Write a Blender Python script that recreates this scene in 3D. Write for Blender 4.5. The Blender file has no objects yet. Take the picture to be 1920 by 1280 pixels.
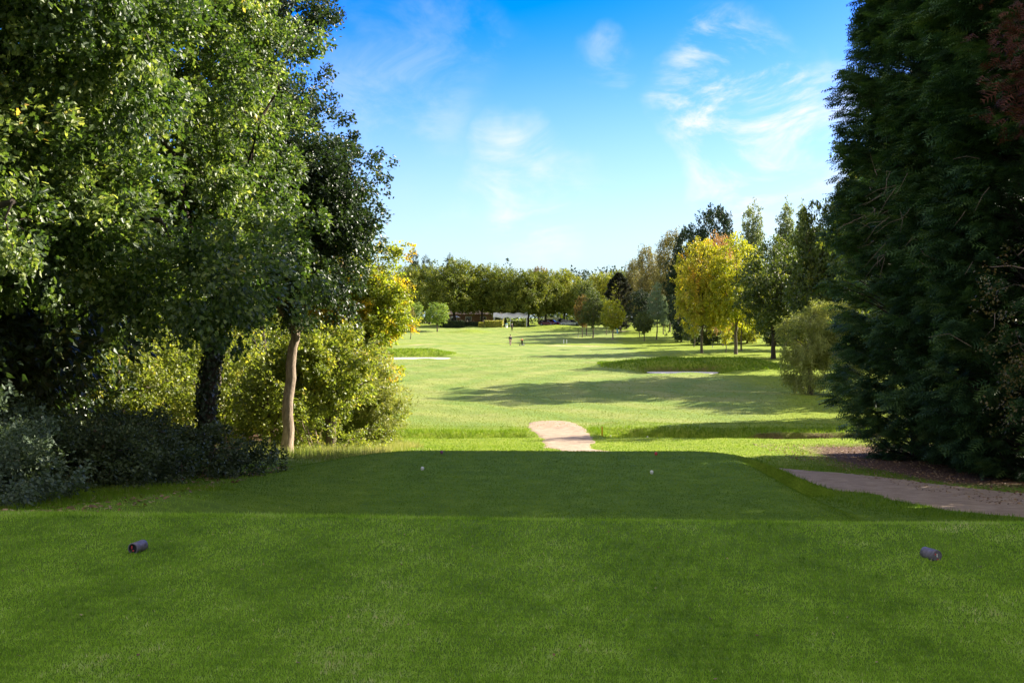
import bpy, math, numpy as np
from mathutils import Vector
D = bpy.data
SC = bpy.context.scene
COL = SC.collection
R = math.radians

# ------------------------------------------------------------------ camera, sky, sun, exposure
F = 1867.0                      # focal length in photo pixels (35 mm lens, 1920 px wide)
CAM_Z = 1.75
PITCH = math.atan(43 / F)
cd = D.cameras.new('camera'); cam = D.objects.new('camera', cd); COL.objects.link(cam)
cd.sensor_width = 36; cd.lens = 35.0; cd.clip_end = 6000; cd.clip_start = 0.05
cam.location = (0, 0, CAM_Z); cam.rotation_euler = (R(90) - PITCH, 0, 0)
SC.camera = cam

SUN_EL = R(31)
SUN_AZ = math.atan2(1.0, 0.50)     # clockwise from +Y (view direction): sun stands to the right, a little beyond
sx, sy, sz = math.cos(SUN_EL) * math.sin(SUN_AZ), math.cos(SUN_EL) * math.cos(SUN_AZ), math.sin(SUN_EL)
sl = D.lights.new('sun', 'SUN'); sun = D.objects.new('sun', sl); COL.objects.link(sun)
sl.energy = 5.0; sl.angle = R(0.5); sl.color = (1.0, 0.90, 0.74)
sun.rotation_euler = Vector((sx, sy, sz)).to_track_quat('Z', 'Y').to_euler()

W = D.worlds.new('World'); SC.world = W; W.use_nodes = True
nt = W.node_tree; N = nt.nodes; L = nt.links
bg = N['Background']
sky = N.new('ShaderNodeTexSky'); sky.sky_type = 'NISHITA'; sky.sun_disc = False
sky.sun_elevation = SUN_EL; sky.sun_rotation = SUN_AZ
sky.air_density = 1.0; sky.dust_density = 0.6; sky.ozone_density = 3.0; sky.altitude = 0
bg.inputs['Strength'].default_value = 0.15


def nd(tree, typ, **kw):
    n = tree.nodes.new(typ)
    for k, v in kw.items():
        if k in n.inputs: n.inputs[k].default_value = v
        else: setattr(n, k, v)
    return n


def pix_dir(u, v):
    x, y, z = (u - 960) / F, 1.0, -(v - 640) / F
    c, s = math.cos(-PITCH), math.sin(-PITCH)
    d = np.array([x, y * c - z * s, y * s + z * c])
    return d / np.linalg.norm(d)


hs = nd(nt, 'ShaderNodeHueSaturation'); hs.inputs['Saturation'].default_value = 1.6; hs.inputs['Hue'].default_value = 0.53
hs.inputs['Value'].default_value = 0.70
L.new(sky.outputs[0], hs.inputs['Color'])
tc = nd(nt, 'ShaderNodeTexCoord')
# thin cirrus: stretched noise, denser round a few directions
mp = nd(nt, 'ShaderNodeMapping'); mp.inputs['Scale'].default_value = (3.0, 2.0, 6.5); mp.inputs['Rotation'].default_value = (0, R(16), 0)
L.new(tc.outputs['Generated'], mp.inputs['Vector'])
n1 = nd(nt, 'ShaderNodeTexNoise'); n1.inputs['Scale'].default_value = 2.6; n1.inputs['Detail'].default_value = 12
n1.inputs['Roughness'].default_value = 0.62; n1.inputs['Distortion'].default_value = 0.7
L.new(mp.outputs[0], n1.inputs['Vector'])
wn = nd(nt, 'ShaderNodeTexNoise'); wn.inputs['Scale'].default_value = 7; wn.inputs['Detail'].default_value = 5; L.new(tc.outputs['Generated'], wn.inputs['Vector'])
wm_ = nd(nt, 'ShaderNodeVectorMath', operation='MULTIPLY_ADD'); L.new(wn.outputs['Color'], wm_.inputs[0]); wm_.inputs[1].default_value = (.24, .24, .18); L.new(tc.outputs['Generated'], wm_.inputs[2])
ws_ = nd(nt, 'ShaderNodeVectorMath', operation='SUBTRACT'); L.new(wm_.outputs[0], ws_.inputs[0]); ws_.inputs[1].default_value = (.12, .12, .09)
wv_ = nd(nt, 'ShaderNodeVectorMath', operation='NORMALIZE'); L.new(ws_.outputs[0], wv_.inputs[0])
acc = None
for (u, v, cosr, wt) in [(1420, 235, 0.9945, 1.9), (1120, 112, 0.9986, 0.4), (985, 390, 0.9965, 1.1), (760, 170, 0.994, 0.3),
                         (1560, 260, 0.995, 1.1)]:
    d = pix_dir(u, v)
    vd = nd(nt, 'ShaderNodeVectorMath', operation='DOT_PRODUCT'); vd.inputs[1].default_value = tuple(d)
    L.new(wv_.outputs[0], vd.inputs[0])
    mr = nd(nt, 'ShaderNodeMapRange', interpolation_type='SMOOTHSTEP')
    mr.inputs['From Min'].default_value = cosr; mr.inputs['From Max'].default_value = 1.0 - (1 - cosr) * 0.05
    mr.inputs['To Min'].default_value = 0; mr.inputs['To Max'].default_value = wt
    L.new(vd.outputs['Value'], mr.inputs['Value'])
    if acc is None: acc = mr.outputs[0]
    else:
        mx = nd(nt, 'ShaderNodeMath', operation='MAXIMUM'); L.new(acc, mx.inputs[0]); L.new(mr.outputs[0], mx.inputs[1]); acc = mx.outputs[0]
r1 = nd(nt, 'ShaderNodeMapRange', interpolation_type='SMOOTHSTEP'); r1.inputs['From Min'].default_value = 0.39; r1.inputs['From Max'].default_value = 0.74
L.new(n1.outputs[0], r1.inputs['Value'])
cm = nd(nt, 'ShaderNodeMath', operation='MULTIPLY'); L.new(r1.outputs[0], cm.inputs[0]); L.new(acc, cm.inputs[1])
# pale band of thin high haze towards the horizon
sp = nd(nt, 'ShaderNodeSeparateXYZ'); L.new(tc.outputs['Generated'], sp.inputs[0])
hz = nd(nt, 'ShaderNodeMapRange', interpolation_type='SMOOTHSTEP'); hz.inputs['From Min'].default_value = 0.30; hz.inputs['From Max'].default_value = -0.03
hz.inputs['To Min'].default_value = 0; hz.inputs['To Max'].default_value = 0.93
L.new(sp.outputs[2], hz.inputs['Value'])
mh = nd(nt, 'ShaderNodeMixRGB'); L.new(hz.outputs[0], mh.inputs[0]); L.new(hs.outputs[0], mh.inputs[1]); mh.inputs[2].default_value = (1.15, 1.5, 1.87, 1)
mc = nd(nt, 'ShaderNodeMixRGB'); L.new(cm.outputs[0], mc.inputs[0]); L.new(mh.outputs[0], mc.inputs[1]); mc.inputs[2].default_value = (2.0, 2.1, 2.2, 1)
# out-of-view bright cloud cover overhead and behind the camera, added as fill for the shade
n2 = nd(nt, 'ShaderNodeTexNoise'); n2.inputs['Scale'].default_value = 2.2; n2.inputs['Detail'].default_value = 6; L.new(tc.outputs['Generated'], n2.inputs['Vector'])
cv = nd(nt, 'ShaderNodeMath', operation='MULTIPLY_ADD'); L.new(sp.outputs[1], cv.inputs[0]); cv.inputs[1].default_value = -1.0; cv.inputs[2].default_value = 0.12
cz = nd(nt, 'ShaderNodeMath', operation='MULTIPLY_ADD'); L.new(sp.outputs[2], cz.inputs[0]); cz.inputs[1].default_value = 0.95; L.new(cv.outputs[0], cz.inputs[2])
cr_ = nd(nt, 'ShaderNodeMapRange', interpolation_type='SMOOTHSTEP'); cr_.inputs['From Min'].default_value = 0.0; cr_.inputs['From Max'].default_value = 0.45
L.new(cz.outputs[0], cr_.inputs['Value'])
c2 = nd(nt, 'ShaderNodeMapRange', interpolation_type='SMOOTHSTEP'); c2.inputs['From Min'].default_value = 0.36; c2.inputs['From Max'].default_value = 0.52
L.new(n2.outputs[0], c2.inputs['Value'])
c3 = nd(nt, 'ShaderNodeMath', operation='MULTIPLY'); L.new(cr_.outputs[0], c3.inputs[0]); L.new(c2.outputs[0], c3.inputs[1])
mo = nd(nt, 'ShaderNodeMixRGB'); L.new(c3.outputs[0], mo.inputs[0]); L.new(mc.outputs[0], mo.inputs[1]); mo.inputs[2].default_value = (1.85, 1.8, 1.65, 1)
L.new(mo.outputs[0], bg.inputs['Color'])

SC.view_settings.view_transform = 'Standard'; SC.view_settings.look = 'None'
SC.view_settings.exposure = 1.75; SC.view_settings.gamma = 1.0
SC.cycles.max_bounces = 6; SC.cycles.diffuse_bounces = 3; SC.cycles.glossy_bounces = 2; SC.cycles.transmission_bounces = 4
SC.cycles.use_denoising = True
SC.cycles.sample_clamp_indirect = 4.0

# ------------------------------------------------------------------ helpers
def tag(o, label, cat=None, group=None, kind=None):
    if label: o['label'] = label
    if cat: o['category'] = cat
    if group: o['group'] = group
    if kind: o['kind'] = kind
    return o


def empty(name, loc, rz=0):
    o = D.objects.new(name, None); COL.objects.link(o); o.location = loc; o.rotation_euler.z = rz
    o.empty_display_size = 0.2
    return o


def link(name, me, parent=None, mat=None):
    o = D.objects.new(name, me); COL.objects.link(o)
    if mat is not None: me.materials.append(mat)
    if parent is not None: o.parent = parent
    return o


def tri_mesh(name, V, T, rnd=None, smooth=False):
    me = D.meshes.new(name)
    V = np.ascontiguousarray(V, dtype=np.float32); T = np.ascontiguousarray(T, dtype=np.int32)
    k = T.shape[1]
    me.vertices.add(len(V)); me.vertices.foreach_set('co', V.ravel())
    me.loops.add(T.size); me.loops.foreach_set('vertex_index', T.ravel())
    me.polygons.add(len(T)); me.polygons.foreach_set('loop_start', np.arange(0, T.size, k, dtype=np.int32))
    me.update(calc_edges=True)
    me.polygons.foreach_set('use_smooth', np.full(len(T), smooth))
    if rnd is not None:
        a = me.attributes.new('rnd', 'FLOAT', 'FACE'); a.data.foreach_set('value', np.ascontiguousarray(rnd, dtype=np.float32))
    return me


class MB:
    """collects shapes, builds one mesh"""
    def __init__(s): s.v = []; s.f = []; s.n = 0; s.sm = []
    def add(s, V, Fc, smooth=False):
        s.v += [tuple(map(float, p)) for p in V]; s.f += [tuple(int(i) + s.n for i in f) for f in Fc]; s.sm += [smooth] * len(Fc); s.n += len(V)
    def box(s, c, d, rz=0, taper=1.0):
        x, y, z = c; a, b, h = d[0] / 2, d[1] / 2, d[2] / 2; V = []
        for k, t in ((-h, 1), (h, taper)):
            for i, j in ((-a, -b), (a, -b), (a, b), (-a, b)):
                i *= t; j *= t
                V.append((x + i * math.cos(rz) - j * math.sin(rz), y + i * math.sin(rz) + j * math.cos(rz), z + k))
        s.add(V, [(3, 2, 1, 0), (4, 5, 6, 7), (0, 1, 5, 4), (1, 2, 6, 5), (2, 3, 7, 6), (3, 0, 4, 7)])
    def tube(s, P, Rr, n=8, cap=True, smooth=True):
        P = np.array(P, float); Rr = np.broadcast_to(np.array(Rr, float), (len(P),))
        V = []; m = len(P)
        up = np.array([0.0, 0.0, 1.0])
        for i in range(m):
            t = P[min(i + 1, m - 1)] - P[max(i - 1, 0)]; t /= (np.linalg.norm(t) + 1e-9)
            ref = up if abs(t[2]) < 0.9 else np.array([1.0, 0, 0])
            a = np.cross(t, ref); a /= np.linalg.norm(a); b = np.cross(t, a)
            for k in range(n):
                an = 2 * math.pi * k / n
                V.append(P[i] + Rr[i] * (a * math.cos(an) + b * math.sin(an)))
        Fc = [(i * n + k, i * n + (k + 1) % n, (i + 1) * n + (k + 1) % n, (i + 1) * n + k) for i in range(m - 1) for k in range(n)]
        s.add(V, Fc, smooth)
        if cap:
            s.f += [tuple(s.n - len(V) + k for k in range(n)), tuple(s.n - n + k for k in reversed(range(n)))]; s.sm += [False, False]
    def lathe(s, c, prof, n=16, axis='z', smooth=True):
        V = []
        for r, h in prof:
            for k in range(n):
                a = 2 * math.pi * k / n; p = (r * math.cos(a), r * math.sin(a), h)
                if axis == 'x': p = (p[2], p[0], p[1])
                if axis == 'y': p = (p[0], p[2], p[1])
                V.append((c[0] + p[0], c[1] + p[1], c[2] + p[2]))
        m = len(prof)
        Fc = [(i * n + k, i * n + (k + 1) % n, (i + 1) * n + (k + 1) % n, (i + 1) * n + k) for i in range(m - 1) for k in range(n)]
        s.add(V, Fc, smooth)
    def mesh(s, name):
        me = D.meshes.new(name); me.from_pydata(s.v, [], s.f); me.update()
        me.polygons.foreach_set('use_smooth', s.sm)
        return me
    def build(s, name, mat, parent=None): return link(name, s.mesh(name), parent, mat)


def ss(a, b, x):
    t = np.clip((x - a) / (b - a), 0, 1); return t * t * (3 - 2 * t)


# ------------------------------------------------------------------ terrain
_yt = np.arange(-100, 4000, 0.25)
def _prof(ys, zs, w):
    z = np.interp(_yt, ys, zs); k = int(w / 0.25); ker = np.hanning(2 * k + 3)[1:-1]; ker /= ker.sum()
    return np.convolve(np.pad(z, len(ker) // 2, mode='edge'), ker, mode='valid')
FAR_Y = [34, 50, 82, 113, 150, 173, 205, 230, 250, 262, 272, 400, 900, 4000]
FAR_Z = [-2.6, -2.72, -2.65, -2.65, -2.95, -2.95, -2.1, -1.3, -0.5, -0.2, 0.05, 0.8, 2, 2]
_L0 = _prof([-100, 8.95, 10.5, 13, 18, 24, 29] + FAR_Y, [0, 0, -.3, -.55, -1.07, -1.6, -2.1] + FAR_Z, 0.5)
_L1 = _prof([-100, 8.95, 10.5, 13, 18, 24, 29] + FAR_Y, [0, 0, -.3, -.55, -1.07, -1.6, -2.1] + FAR_Z, 14)
_R0 = _prof([-100, 8.8, 10.6, 15, 18, 22, 26, 30] + FAR_Y, [0, 0, -1.05, -1.25, -1.55, -1.9, -2.2, -2.42] + FAR_Z, 0.5)
_R1 = _prof([-100, 8.8, 10.6, 15, 18, 22, 26, 30] + FAR_Y, [0, 0, -1.05, -1.25, -1.55, -1.9, -2.2, -2.42] + FAR_Z, 14)
TEE2_Z = -0.9
def gauss(x, y, cx, cy, rx, ry, p=2): return np.exp(-(np.abs((x - cx) / rx) ** p + np.abs((y - cy) / ry) ** p))
def ditch_y(x): return 37.0 + 0.25 * np.sin(x * 0.5) - 0.02 * x
def terr(x, y):
    x = np.asarray(x, float); y = np.asarray(y, float)
    wf = ss(34, 60, y)
    l = np.interp(y, _yt, _L0) * (1 - wf) + np.interp(y, _yt, _L1) * wf
    r = np.interp(y, _yt, _R0) * (1 - wf) + np.interp(y, _yt, _R1) * wf
    w = ss(-3.5, 4.5, x)
    z = l * (1 - w) + r * w
    # second tee platform
    dx = np.maximum(np.maximum(-1.7 - x, x - 3.5), 0); dy = np.maximum(np.maximum(11.3 - y, y - 19.1), 0)
    d = np.hypot(dx, dy) - 0.65
    wd = np.where(y > 19, 2.6, np.where(x < 0, 2.4, 1.25))
    m2 = 1 - ss(0, wd, d)
    m2 = m2 * ss(8.93, 10.2, y)
    z = z * (1 - m2) + TEE2_Z * m2
    # ditch with a step down on its near side and a longer far bank
    yy = y - ditch_y(x)
    mr = ss(3.3, 4.3, x); ml = (1 - ss(0.0, 0.8, x)) * ss(-9, -4, x)
    wx = ss(7.6, 9.0, x + 0.5 * np.sin(x * 1.9)); cut = ss(-0.5, -0.15, yy) * ((1 - ss(0.25, 2.1, yy)) * (1 - wx) + wx * (1 - ss(0.78, 1.08 + 0.1 * np.sin(x * 3.1), yy)))
    cutl = ss(-0.5, -0.1, yy) * (1 - ss(0.1, 1.5, yy))
    z = z - 0.78 * cut * mr - 0.34 * cutl * ml
    z = z + 0.13 * gauss(x, yy, 8, 3.2, 7, 1.5) * mr
    # right fairway bunker: grassy ridge behind a sand hollow
    z = z + 0.85 * gauss(x, y, 15.3, 89, 7.4, 3.6, 3) + 0.45 * gauss(x, y, 21, 86, 3, 4)
    z = z - 0.75 * gauss(x, y, 14.3, 83.2, 3.6, 2.4, 4)
    # left bunker
    z = z + 0.8 * gauss(x, y, -12.5, 118, 5.6, 2.9, 3) + 0.15 * gauss(x, y, -6, 118, 3, 3)
    z = z - 0.65 * gauss(x, y, -11.8, 111.5, 4.2, 2.6, 4)
    # far mounds
    z = z + 1.25 * gauss(x, y, 10.2, 236, 7.6, 4, 2.6) + 0.7 * gauss(x, y, -9.6, 226, 4, 3) + 0.4 * gauss(x, y, -22, 232, 5, 4)
    z = z + 0.5 * gauss(x, y, 32, 150, 12, 12) + 0.3 * gauss(x, y, -10, 160, 12, 16)
    # hump beside the path
    z = z + 0.16 * gauss(x, y, 6.3, 13.4, 0.9, 1.1)
    # undulation
    af = ss(20, 60, y)
    z = z + (0.012 + 0.05 * af) * (np.sin(x * 0.9 + 1.3) * np.cos(y * 0.55) + 0.6 * np.sin(x * 2.1 + y * 1.3)) * (0.3 + 0.7 * af)
    z = z + 0.10 * af * np.sin(x * 0.11 + 2) * np.sin(y * 0.083) + 0.05 * af * np.sin(y * 0.31 + 0.2 * x)
    return z
def T1(x, y): return float(terr(x, y))
def hit(u, v):
    d = pix_dir(u, v); t = np.concatenate([np.arange(3, 60, 0.05), np.arange(60, 900, 0.25)])
    P = np.array([0, 0, CAM_Z]) + t[:, None] * d
    b = P[:, 2] - terr(P[:, 0], P[:, 1])
    i = np.where(b < 0)[0]
    if len(i) == 0: return P[-1]
    i = i[0]; a = b[i - 1] / (b[i - 1] - b[i]) if i else 0
    p = P[i - 1] + (P[i] - P[i - 1]) * a
    return np.array([p[0], p[1], T1(p[0], p[1])])
def at(u, d): x = (u - 960) / F * d; return np.array([x, d, T1(x, d)])


def in_poly(px, py, poly):
    c = np.zeros(px.shape, bool); n = len(poly); j = n - 1
    for i in range(n):
        xi, yi = poly[i]; xj, yj = poly[j]
        q = ((yi > py) != (yj > py)) & (px < (xj - xi) * (py - yi) / (yj - yi + 1e-12) + xi)
        c ^= q; j = i
    return c
def sdist(px, py, poly):
    """signed distance to polygon (negative inside)"""
    dmin = np.full(px.shape, 1e9); n = len(poly)
    for i in range(n):
        a = np.array(poly[i]); b = np.array(poly[(i + 1) % n]); e = b - a
        t = np.clip(((px - a[0]) * e[0] + (py - a[1]) * e[1]) / (e @ e + 1e-12), 0, 1)
        dmin = np.minimum(dmin, np.hypot(px - a[0] - t * e[0], py - a[1] - t * e[1]))
    return np.where(in_poly(px, py, poly), -dmin, dmin)
def smooth_poly(P, it=2):
    P = [np.array(p, float) for p in P]
    for _ in range(it):
        Q = []
        for i in range(len(P)):
            a, b = P[i], P[(i + 1) % len(P)]; Q += [a * .75 + b * .25, a * .25 + b * .75]
        P = Q
    return P


# path: gravel track from the right, round the front tee and over the ditch
path_poly = []
for (u, v) in [(1920, 971), (1800, 961), (1700, 943), (1600, 918), (1500, 897)]: path_poly.append(hit(u, v)[:2])
path_poly += [(6.0, 25.2), (3.4, 28.4), (1.6, 31.0), (1.1, 33.0)]
path_poly += [hit(u, v)[:2] for (u, v) in [(1012, 843), (1022, 830), (1000, 812), (985, 797), (990, 791), (1030, 788), (1072, 789), (1098, 803), (1112, 815), (1118, 830), (1105, 842)]]
path_poly += [(4.3, 31.0), (6.0, 28.2)]
path_poly += [hit(u, v)[:2] for (u, v) in [(1480, 879), (1580, 886), (1700, 899), (1920, 926)]]
path_poly += [(13.0, 15.5), (17, 12), (17, 8), (12.5, 10.5), (9.5, 13.2)]
path_poly = smooth_poly(path_poly, 2)


def axis(core0, core1, step, lo, hi, growth, cap_list=()):
    a = list(np.arange(core0, core1 + 1e-6, step)); s = step
    while a[-1] < hi:
        s *= growth
        for (lim, cap) in cap_list:
            if a[-1] < lim: s = min(s, cap); break
        a.append(a[-1] + s)
    s = step; b = []
    c = core0
    while c > lo:
        s *= growth; c -= s; b.append(c)
    return np.array(b[::-1] + a)
GX = axis(-13, 13, 0.14, -2600, 2600, 1.07)
GY = axis(3.0, 45, 0.14, -600, 3800, 1.05, [(130, 0.7), (290, 1.4)])
X, Y = np.meshgrid(GX, GY)
Z = terr(X, Y)
ny, nx = X.shape
idx = np.arange(nx * ny).reshape(ny, nx)
quads = np.stack([idx[:-1, :-1], idx[:-1, 1:], idx[1:, 1:], idx[1:, :-1]], -1).reshape(-1, 4)
gme = tri_mesh('ground', np.stack([X, Y, Z], -1).reshape(-1, 3), quads, smooth=True)


def nz(x, y, s, seed=0):
    r = np.random.RandomState(seed); o = np.zeros_like(x)
    for k in range(5):
        a = r.uniform(0, 6.28); f = s * 1.7 ** k; ph = r.uniform(0, 6.28, 2)
        o += (np.sin((x * math.cos(a) + y * math.sin(a)) * f + ph[0]) * np.cos((x * math.sin(a) - y * math.cos(a)) * f * 0.8 + ph[1])) / 1.5 ** k
    return o / 2.2
# zones: fairway (close mown, pale), deep rough, bare soil
fcx = np.interp(Y, [30, 60, 110, 170, 240, 300], [3, 1, 1, -2, 0, 0])
fhw = np.interp(Y, [36, 44, 60, 110, 170, 240], [4, 9, 16, 15, 20, 26])
fair = (1 - ss(-1.5, 1.5, np.abs(X - fcx) - fhw + 1.5 * nz(X, Y, 0.08, 3))) * ss(38.5, 41, Y + 0.4 * nz(X, Y, 0.5, 5)) * (1 - ss(262, 270, Y))
m = np.maximum.reduce([gauss(X, Y, 15.3, 89, 8.4, 5.2, 4), gauss(X, Y, -12.5, 117.5, 6.6, 4, 4), gauss(X, Y, 10.2, 236, 8.5, 5, 3), gauss(X, Y, -9.6, 226, 5, 3.5)])
fair *= 1 - m
fair *= 1 - 0.85 * gauss(X, Y, 0, 174, 45, 5, 4)
soil = (ss(8.0, 9.4, X + 0.5 * nz(X, Y, 0.9, 7) - 0.18 * np.abs(Y - 27)) * (1 - ss(33.5, 35, Y)) * ss(20.5, 22.5, Y + 0.3 * X - 3))
soil = np.maximum(soil, 1 - ss(-8.2, -5.6, X + 0.25 * np.maximum(12 - Y, 0) + 0.5 * nz(X, Y, 0.7, 9)))
soil *= 1 - ss(38, 50, Y)
yy = Y - ditch_y(X)
dsoil = gauss(X, yy, 12.0, 0.75, 4.6, 0.42, 4) * ss(8.2, 9.2, X + 0.5 * nz(X, Y, 2.0, 4))
dsoil = np.maximum(dsoil, 0.5 * gauss(X, yy, -2, -0.2, 3, 0.25, 4))
soil = np.maximum(soil, dsoil)
soil = np.maximum(soil, 0.9 * gauss(X, Y, 14.5, 85.2, 3.4, 0.5, 4))
tee = np.where(Y < 8.95, 1.0, 0.0) * ss(-6.5, -4.8, X)
tee = np.maximum(tee, ((X > -2.2) & (X < 4.1) & (Y > 11) & (Y < 19.7)).astype(float))
worn = gauss(X, Y, 10, 170, 4.5, 2.6) * 0.8 + gauss(X, Y, -15.8, 172, 2.5, 1.6) * 0.9 + gauss(X, Y, 9, 265, 2.2, 1) + gauss(X, Y, 26, 232, 3, 1.5) * .8
tee = np.maximum(tee, .8 * (1 - ss(20.5, 27, Y + .6 * nz(X, Y, .7, 21))) * (1 - ss(3, 4, Y - 40)))
dry = gauss(X, Y, -4.8, 27.5, 2.2, 5.2, 4) * 0.9
for nme, arr in (('fair', fair), ('soil', soil), ('tee', tee), ('worn', np.maximum(worn, 0)), ('dry', dry)):
    a = gme.attributes.new(nme, 'FLOAT', 'POINT'); a.data.foreach_set('value', np.ascontiguousarray(arr.ravel(), dtype=np.float32))


def new_mat(name):
    m = D.materials.new(name); m.use_nodes = True; t = m.node_tree
    return m, t, t.nodes['Principled BSDF']
def attr(t, name):
    a = t.nodes.new('ShaderNodeAttribute'); a.attribute_name = name; return a.outputs['Fac']
def noise(t, scale, detail=4, rough=0.55, vec=None, dist=0):
    n = t.nodes.new('ShaderNodeTexNoise'); n.inputs['Scale'].default_value = scale; n.inputs['Detail'].default_value = detail
    n.inputs['Roughness'].default_value = rough; n.inputs['Distortion'].default_value = dist
    if vec is not None: t.links.new(vec, n.inputs['Vector'])
    return n.outputs[0]
def ramp(t, fac, stops):
    r = t.nodes.new('ShaderNodeValToRGB'); e = r.color_ramp.elements
    while len(e) < len(stops): e.new(0.5)
    for i, (p, c) in enumerate(stops):
        e[i].position = p; e[i].color = (c[0], c[1], c[2], 1)
    t.links.new(fac, r.inputs[0]); return r.outputs[0]
def mixc(t, fac, a, b, mode='MIX'):
    m = t.nodes.new('ShaderNodeMixRGB'); m.blend_type = mode
    for i, v in ((0, fac), (1, a), (2, b)):
        if isinstance(v, (int, float)): m.inputs[i].default_value = v
        elif isinstance(v, tuple): m.inputs[i].default_value = (*v, 1)
        else: t.links.new(v, m.inputs[i])
    return m.outputs[0]
def mathn(t, op, a, b=None, c=None):
    m = t.nodes.new('ShaderNodeMath'); m.operation = op
    for i, v in ((0, a), (1, b), (2, c)):
        if v is None: continue
        if isinstance(v, (int, float)): m.inputs[i].default_value = v
        else: t.links.new(v, m.inputs[i])
    return m.outputs[0]
def geo_pos(t): return t.nodes.new('ShaderNodeNewGeometry').outputs['Position']
def bump(t, p, h, strength, dist):
    b = t.nodes.new('ShaderNodeBump'); b.inputs['Strength'].default_value = strength; b.inputs['Distance'].default_value = dist
    t.links.new(h, b.inputs['Height']); t.links.new(b.outputs[0], p.inputs['Normal'])
def mapv(t, vec, scale):
    m = t.nodes.new('ShaderNodeMapping'); m.inputs['Scale'].default_value = scale; t.links.new(vec, m.inputs['Vector']); return m.outputs[0]


# mown-grass and rough ground
gm, t, p = new_mat('turf_ground')
pos = geo_pos(t)
big = noise(t, 0.22, 5, 0.6, pos); mid = noise(t, 2.2, 5, 0.65, pos); fine = noise(t, 38, 3, 0.7, pos)
TEE_C = ramp(t, mid, [(0.28, (0.085, 0.16, 0.010)), (0.5, (0.125, 0.22, 0.015)), (0.72, (0.175, 0.28, 0.025))])
ROUGH_C = ramp(t, mid, [(0.25, (0.13, 0.20, 0.010)), (0.5, (0.20, 0.27, 0.016)), (0.75, (0.29, 0.33, 0.04))])
# fairway colour with curved mowing bands
sepx = t.nodes.new('ShaderNodeSeparateXYZ'); t.links.new(pos, sepx.inputs[0])
ax = mathn(t, 'SUBTRACT', sepx.outputs[0], 17.0); ay = mathn(t, 'SUBTRACT', sepx.outputs[1], 64.0)
rr = mathn(t, 'SQRT', mathn(t, 'ADD', mathn(t, 'MULTIPLY', ax, ax), mathn(t, 'MULTIPLY', mathn(t, 'MULTIPLY', ay, ay), 0.55)))
rr = mathn(t, 'ADD', rr, mathn(t, 'MULTIPLY', big, 7.0))
band = mathn(t, 'SINE', mathn(t, 'MULTIPLY', rr, 1.35))
band = mathn(t, 'MULTIPLY_ADD', band, 0.5, 0.5)
FW = ramp(t, noise(t, 0.35, 6, 0.65, mapv(t, pos, (0.5, 1.4, 1))), [(0.25, (0.165, 0.235, 0.045)), (0.5, (0.245, 0.29, 0.07)), (0.78, (0.33, 0.325, 0.115))])
FW = mixc(t, mathn(t, 'MULTIPLY', band, 0.75), FW, (0.14, 0.23, 0.035))
col = mixc(t, attr(t, 'fair'), ROUGH_C, FW)
col = mixc(t, attr(t, 'tee'), col, TEE_C)
col = mixc(t, attr(t, 'dry'), col, ramp(t, mid, [(0.3, (0.16, 0.24, 0.04)), (0.6, (0.36, 0.35, 0.14))]))
SOIL = ramp(t, noise(t, 7, 6, 0.7, pos), [(0.3, (0.045, 0.028, 0.018)), (0.55, (0.13, 0.075, 0.045)), (0.8, (0.22, 0.14, 0.09))])
col = mixc(t, attr(t, 'soil'), col, SOIL)
col = mixc(t, attr(t, 'worn'), col, (0.55, 0.42, 0.28))
col = mixc(t, 0.55, col, ramp(t, fine, [(0.3, (0.45, 0.45, 0.45)), (0.7, (1.25, 1.25, 1.2))]), 'MULTIPLY')
t.links.new(col, p.inputs['Base Color']); p.inputs['Roughness'].default_value = 0.9; p.inputs['Specular IOR Level'].default_value = 0.15
h = mathn(t, 'ADD', mathn(t, 'MULTIPLY', noise(t, 14, 4, 0.7, pos), 1.0), mathn(t, 'MULTIPLY', noise(t, 1.6, 4, 0.6, pos), 1.6))
bump(t, p, h, 0.9, 0.05)
g = link('ground', gme, None, gm); tag(g, 'rolling green turf of the golf hole from the tees to the far trees', None, None, 'structure')


def sheet(name, poly, step, lift, mat, zfix=None, label=None, edge_noise=0.0):
    """a ground sheet following the terrain inside a polygon, its edge vertices pulled onto the outline"""
    P = np.array(poly); x0, y0 = P.min(0) - 2 * step; x1, y1 = P.max(0) + 2 * step
    gx, gy = np.meshgrid(np.arange(x0, x1, step), np.arange(y0, y1, step))
    sd = sdist(gx, gy, poly)
    if edge_noise: sd = sd + edge_noise * nz(gx, gy, 2.5, 11) + 0.5 * edge_noise * nz(gx, gy, 9, 12)
    sy_, sx_ = np.gradient(sd, step)
    mfar = sd > 0
    nn = np.hypot(sx_, sy_) + 1e-9
    near = mfar & (sd < step * 1.6)
    gx2 = np.where(near, gx - sx_ / nn * sd, gx); gy2 = np.where(near, gy - sy_ / nn * sd, gy)
    ok = sd < step * 1.6
    ii = np.arange(gx.size).reshape(gx.shape)
    q = np.stack([ii[:-1, :-1], ii[:-1, 1:], ii[1:, 1:], ii[1:, :-1]], -1).reshape(-1, 4)
    okf = ok.ravel()[q].all(1) & (sd.ravel()[q] < 0).any(1)
    q = q[okf]
    used = np.unique(q); rm = -np.ones(gx.size, int); rm[used] = np.arange(len(used))
    vx, vy = gx2.ravel()[used], gy2.ravel()[used]
    edge = np.clip(-sd.ravel()[used] / 0.12, 0, 1)
    vz = (terr(vx, vy) + lift * edge - 0.012 * (1 - edge)) if zfix is None else np.full(vx.shape, zfix)
    me = tri_mesh(name, np.stack([vx, vy, vz], -1), rm[q], smooth=True)
    o = link(name, me, None, mat); tag(o, label, None, None, 'structure'); return o


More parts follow.
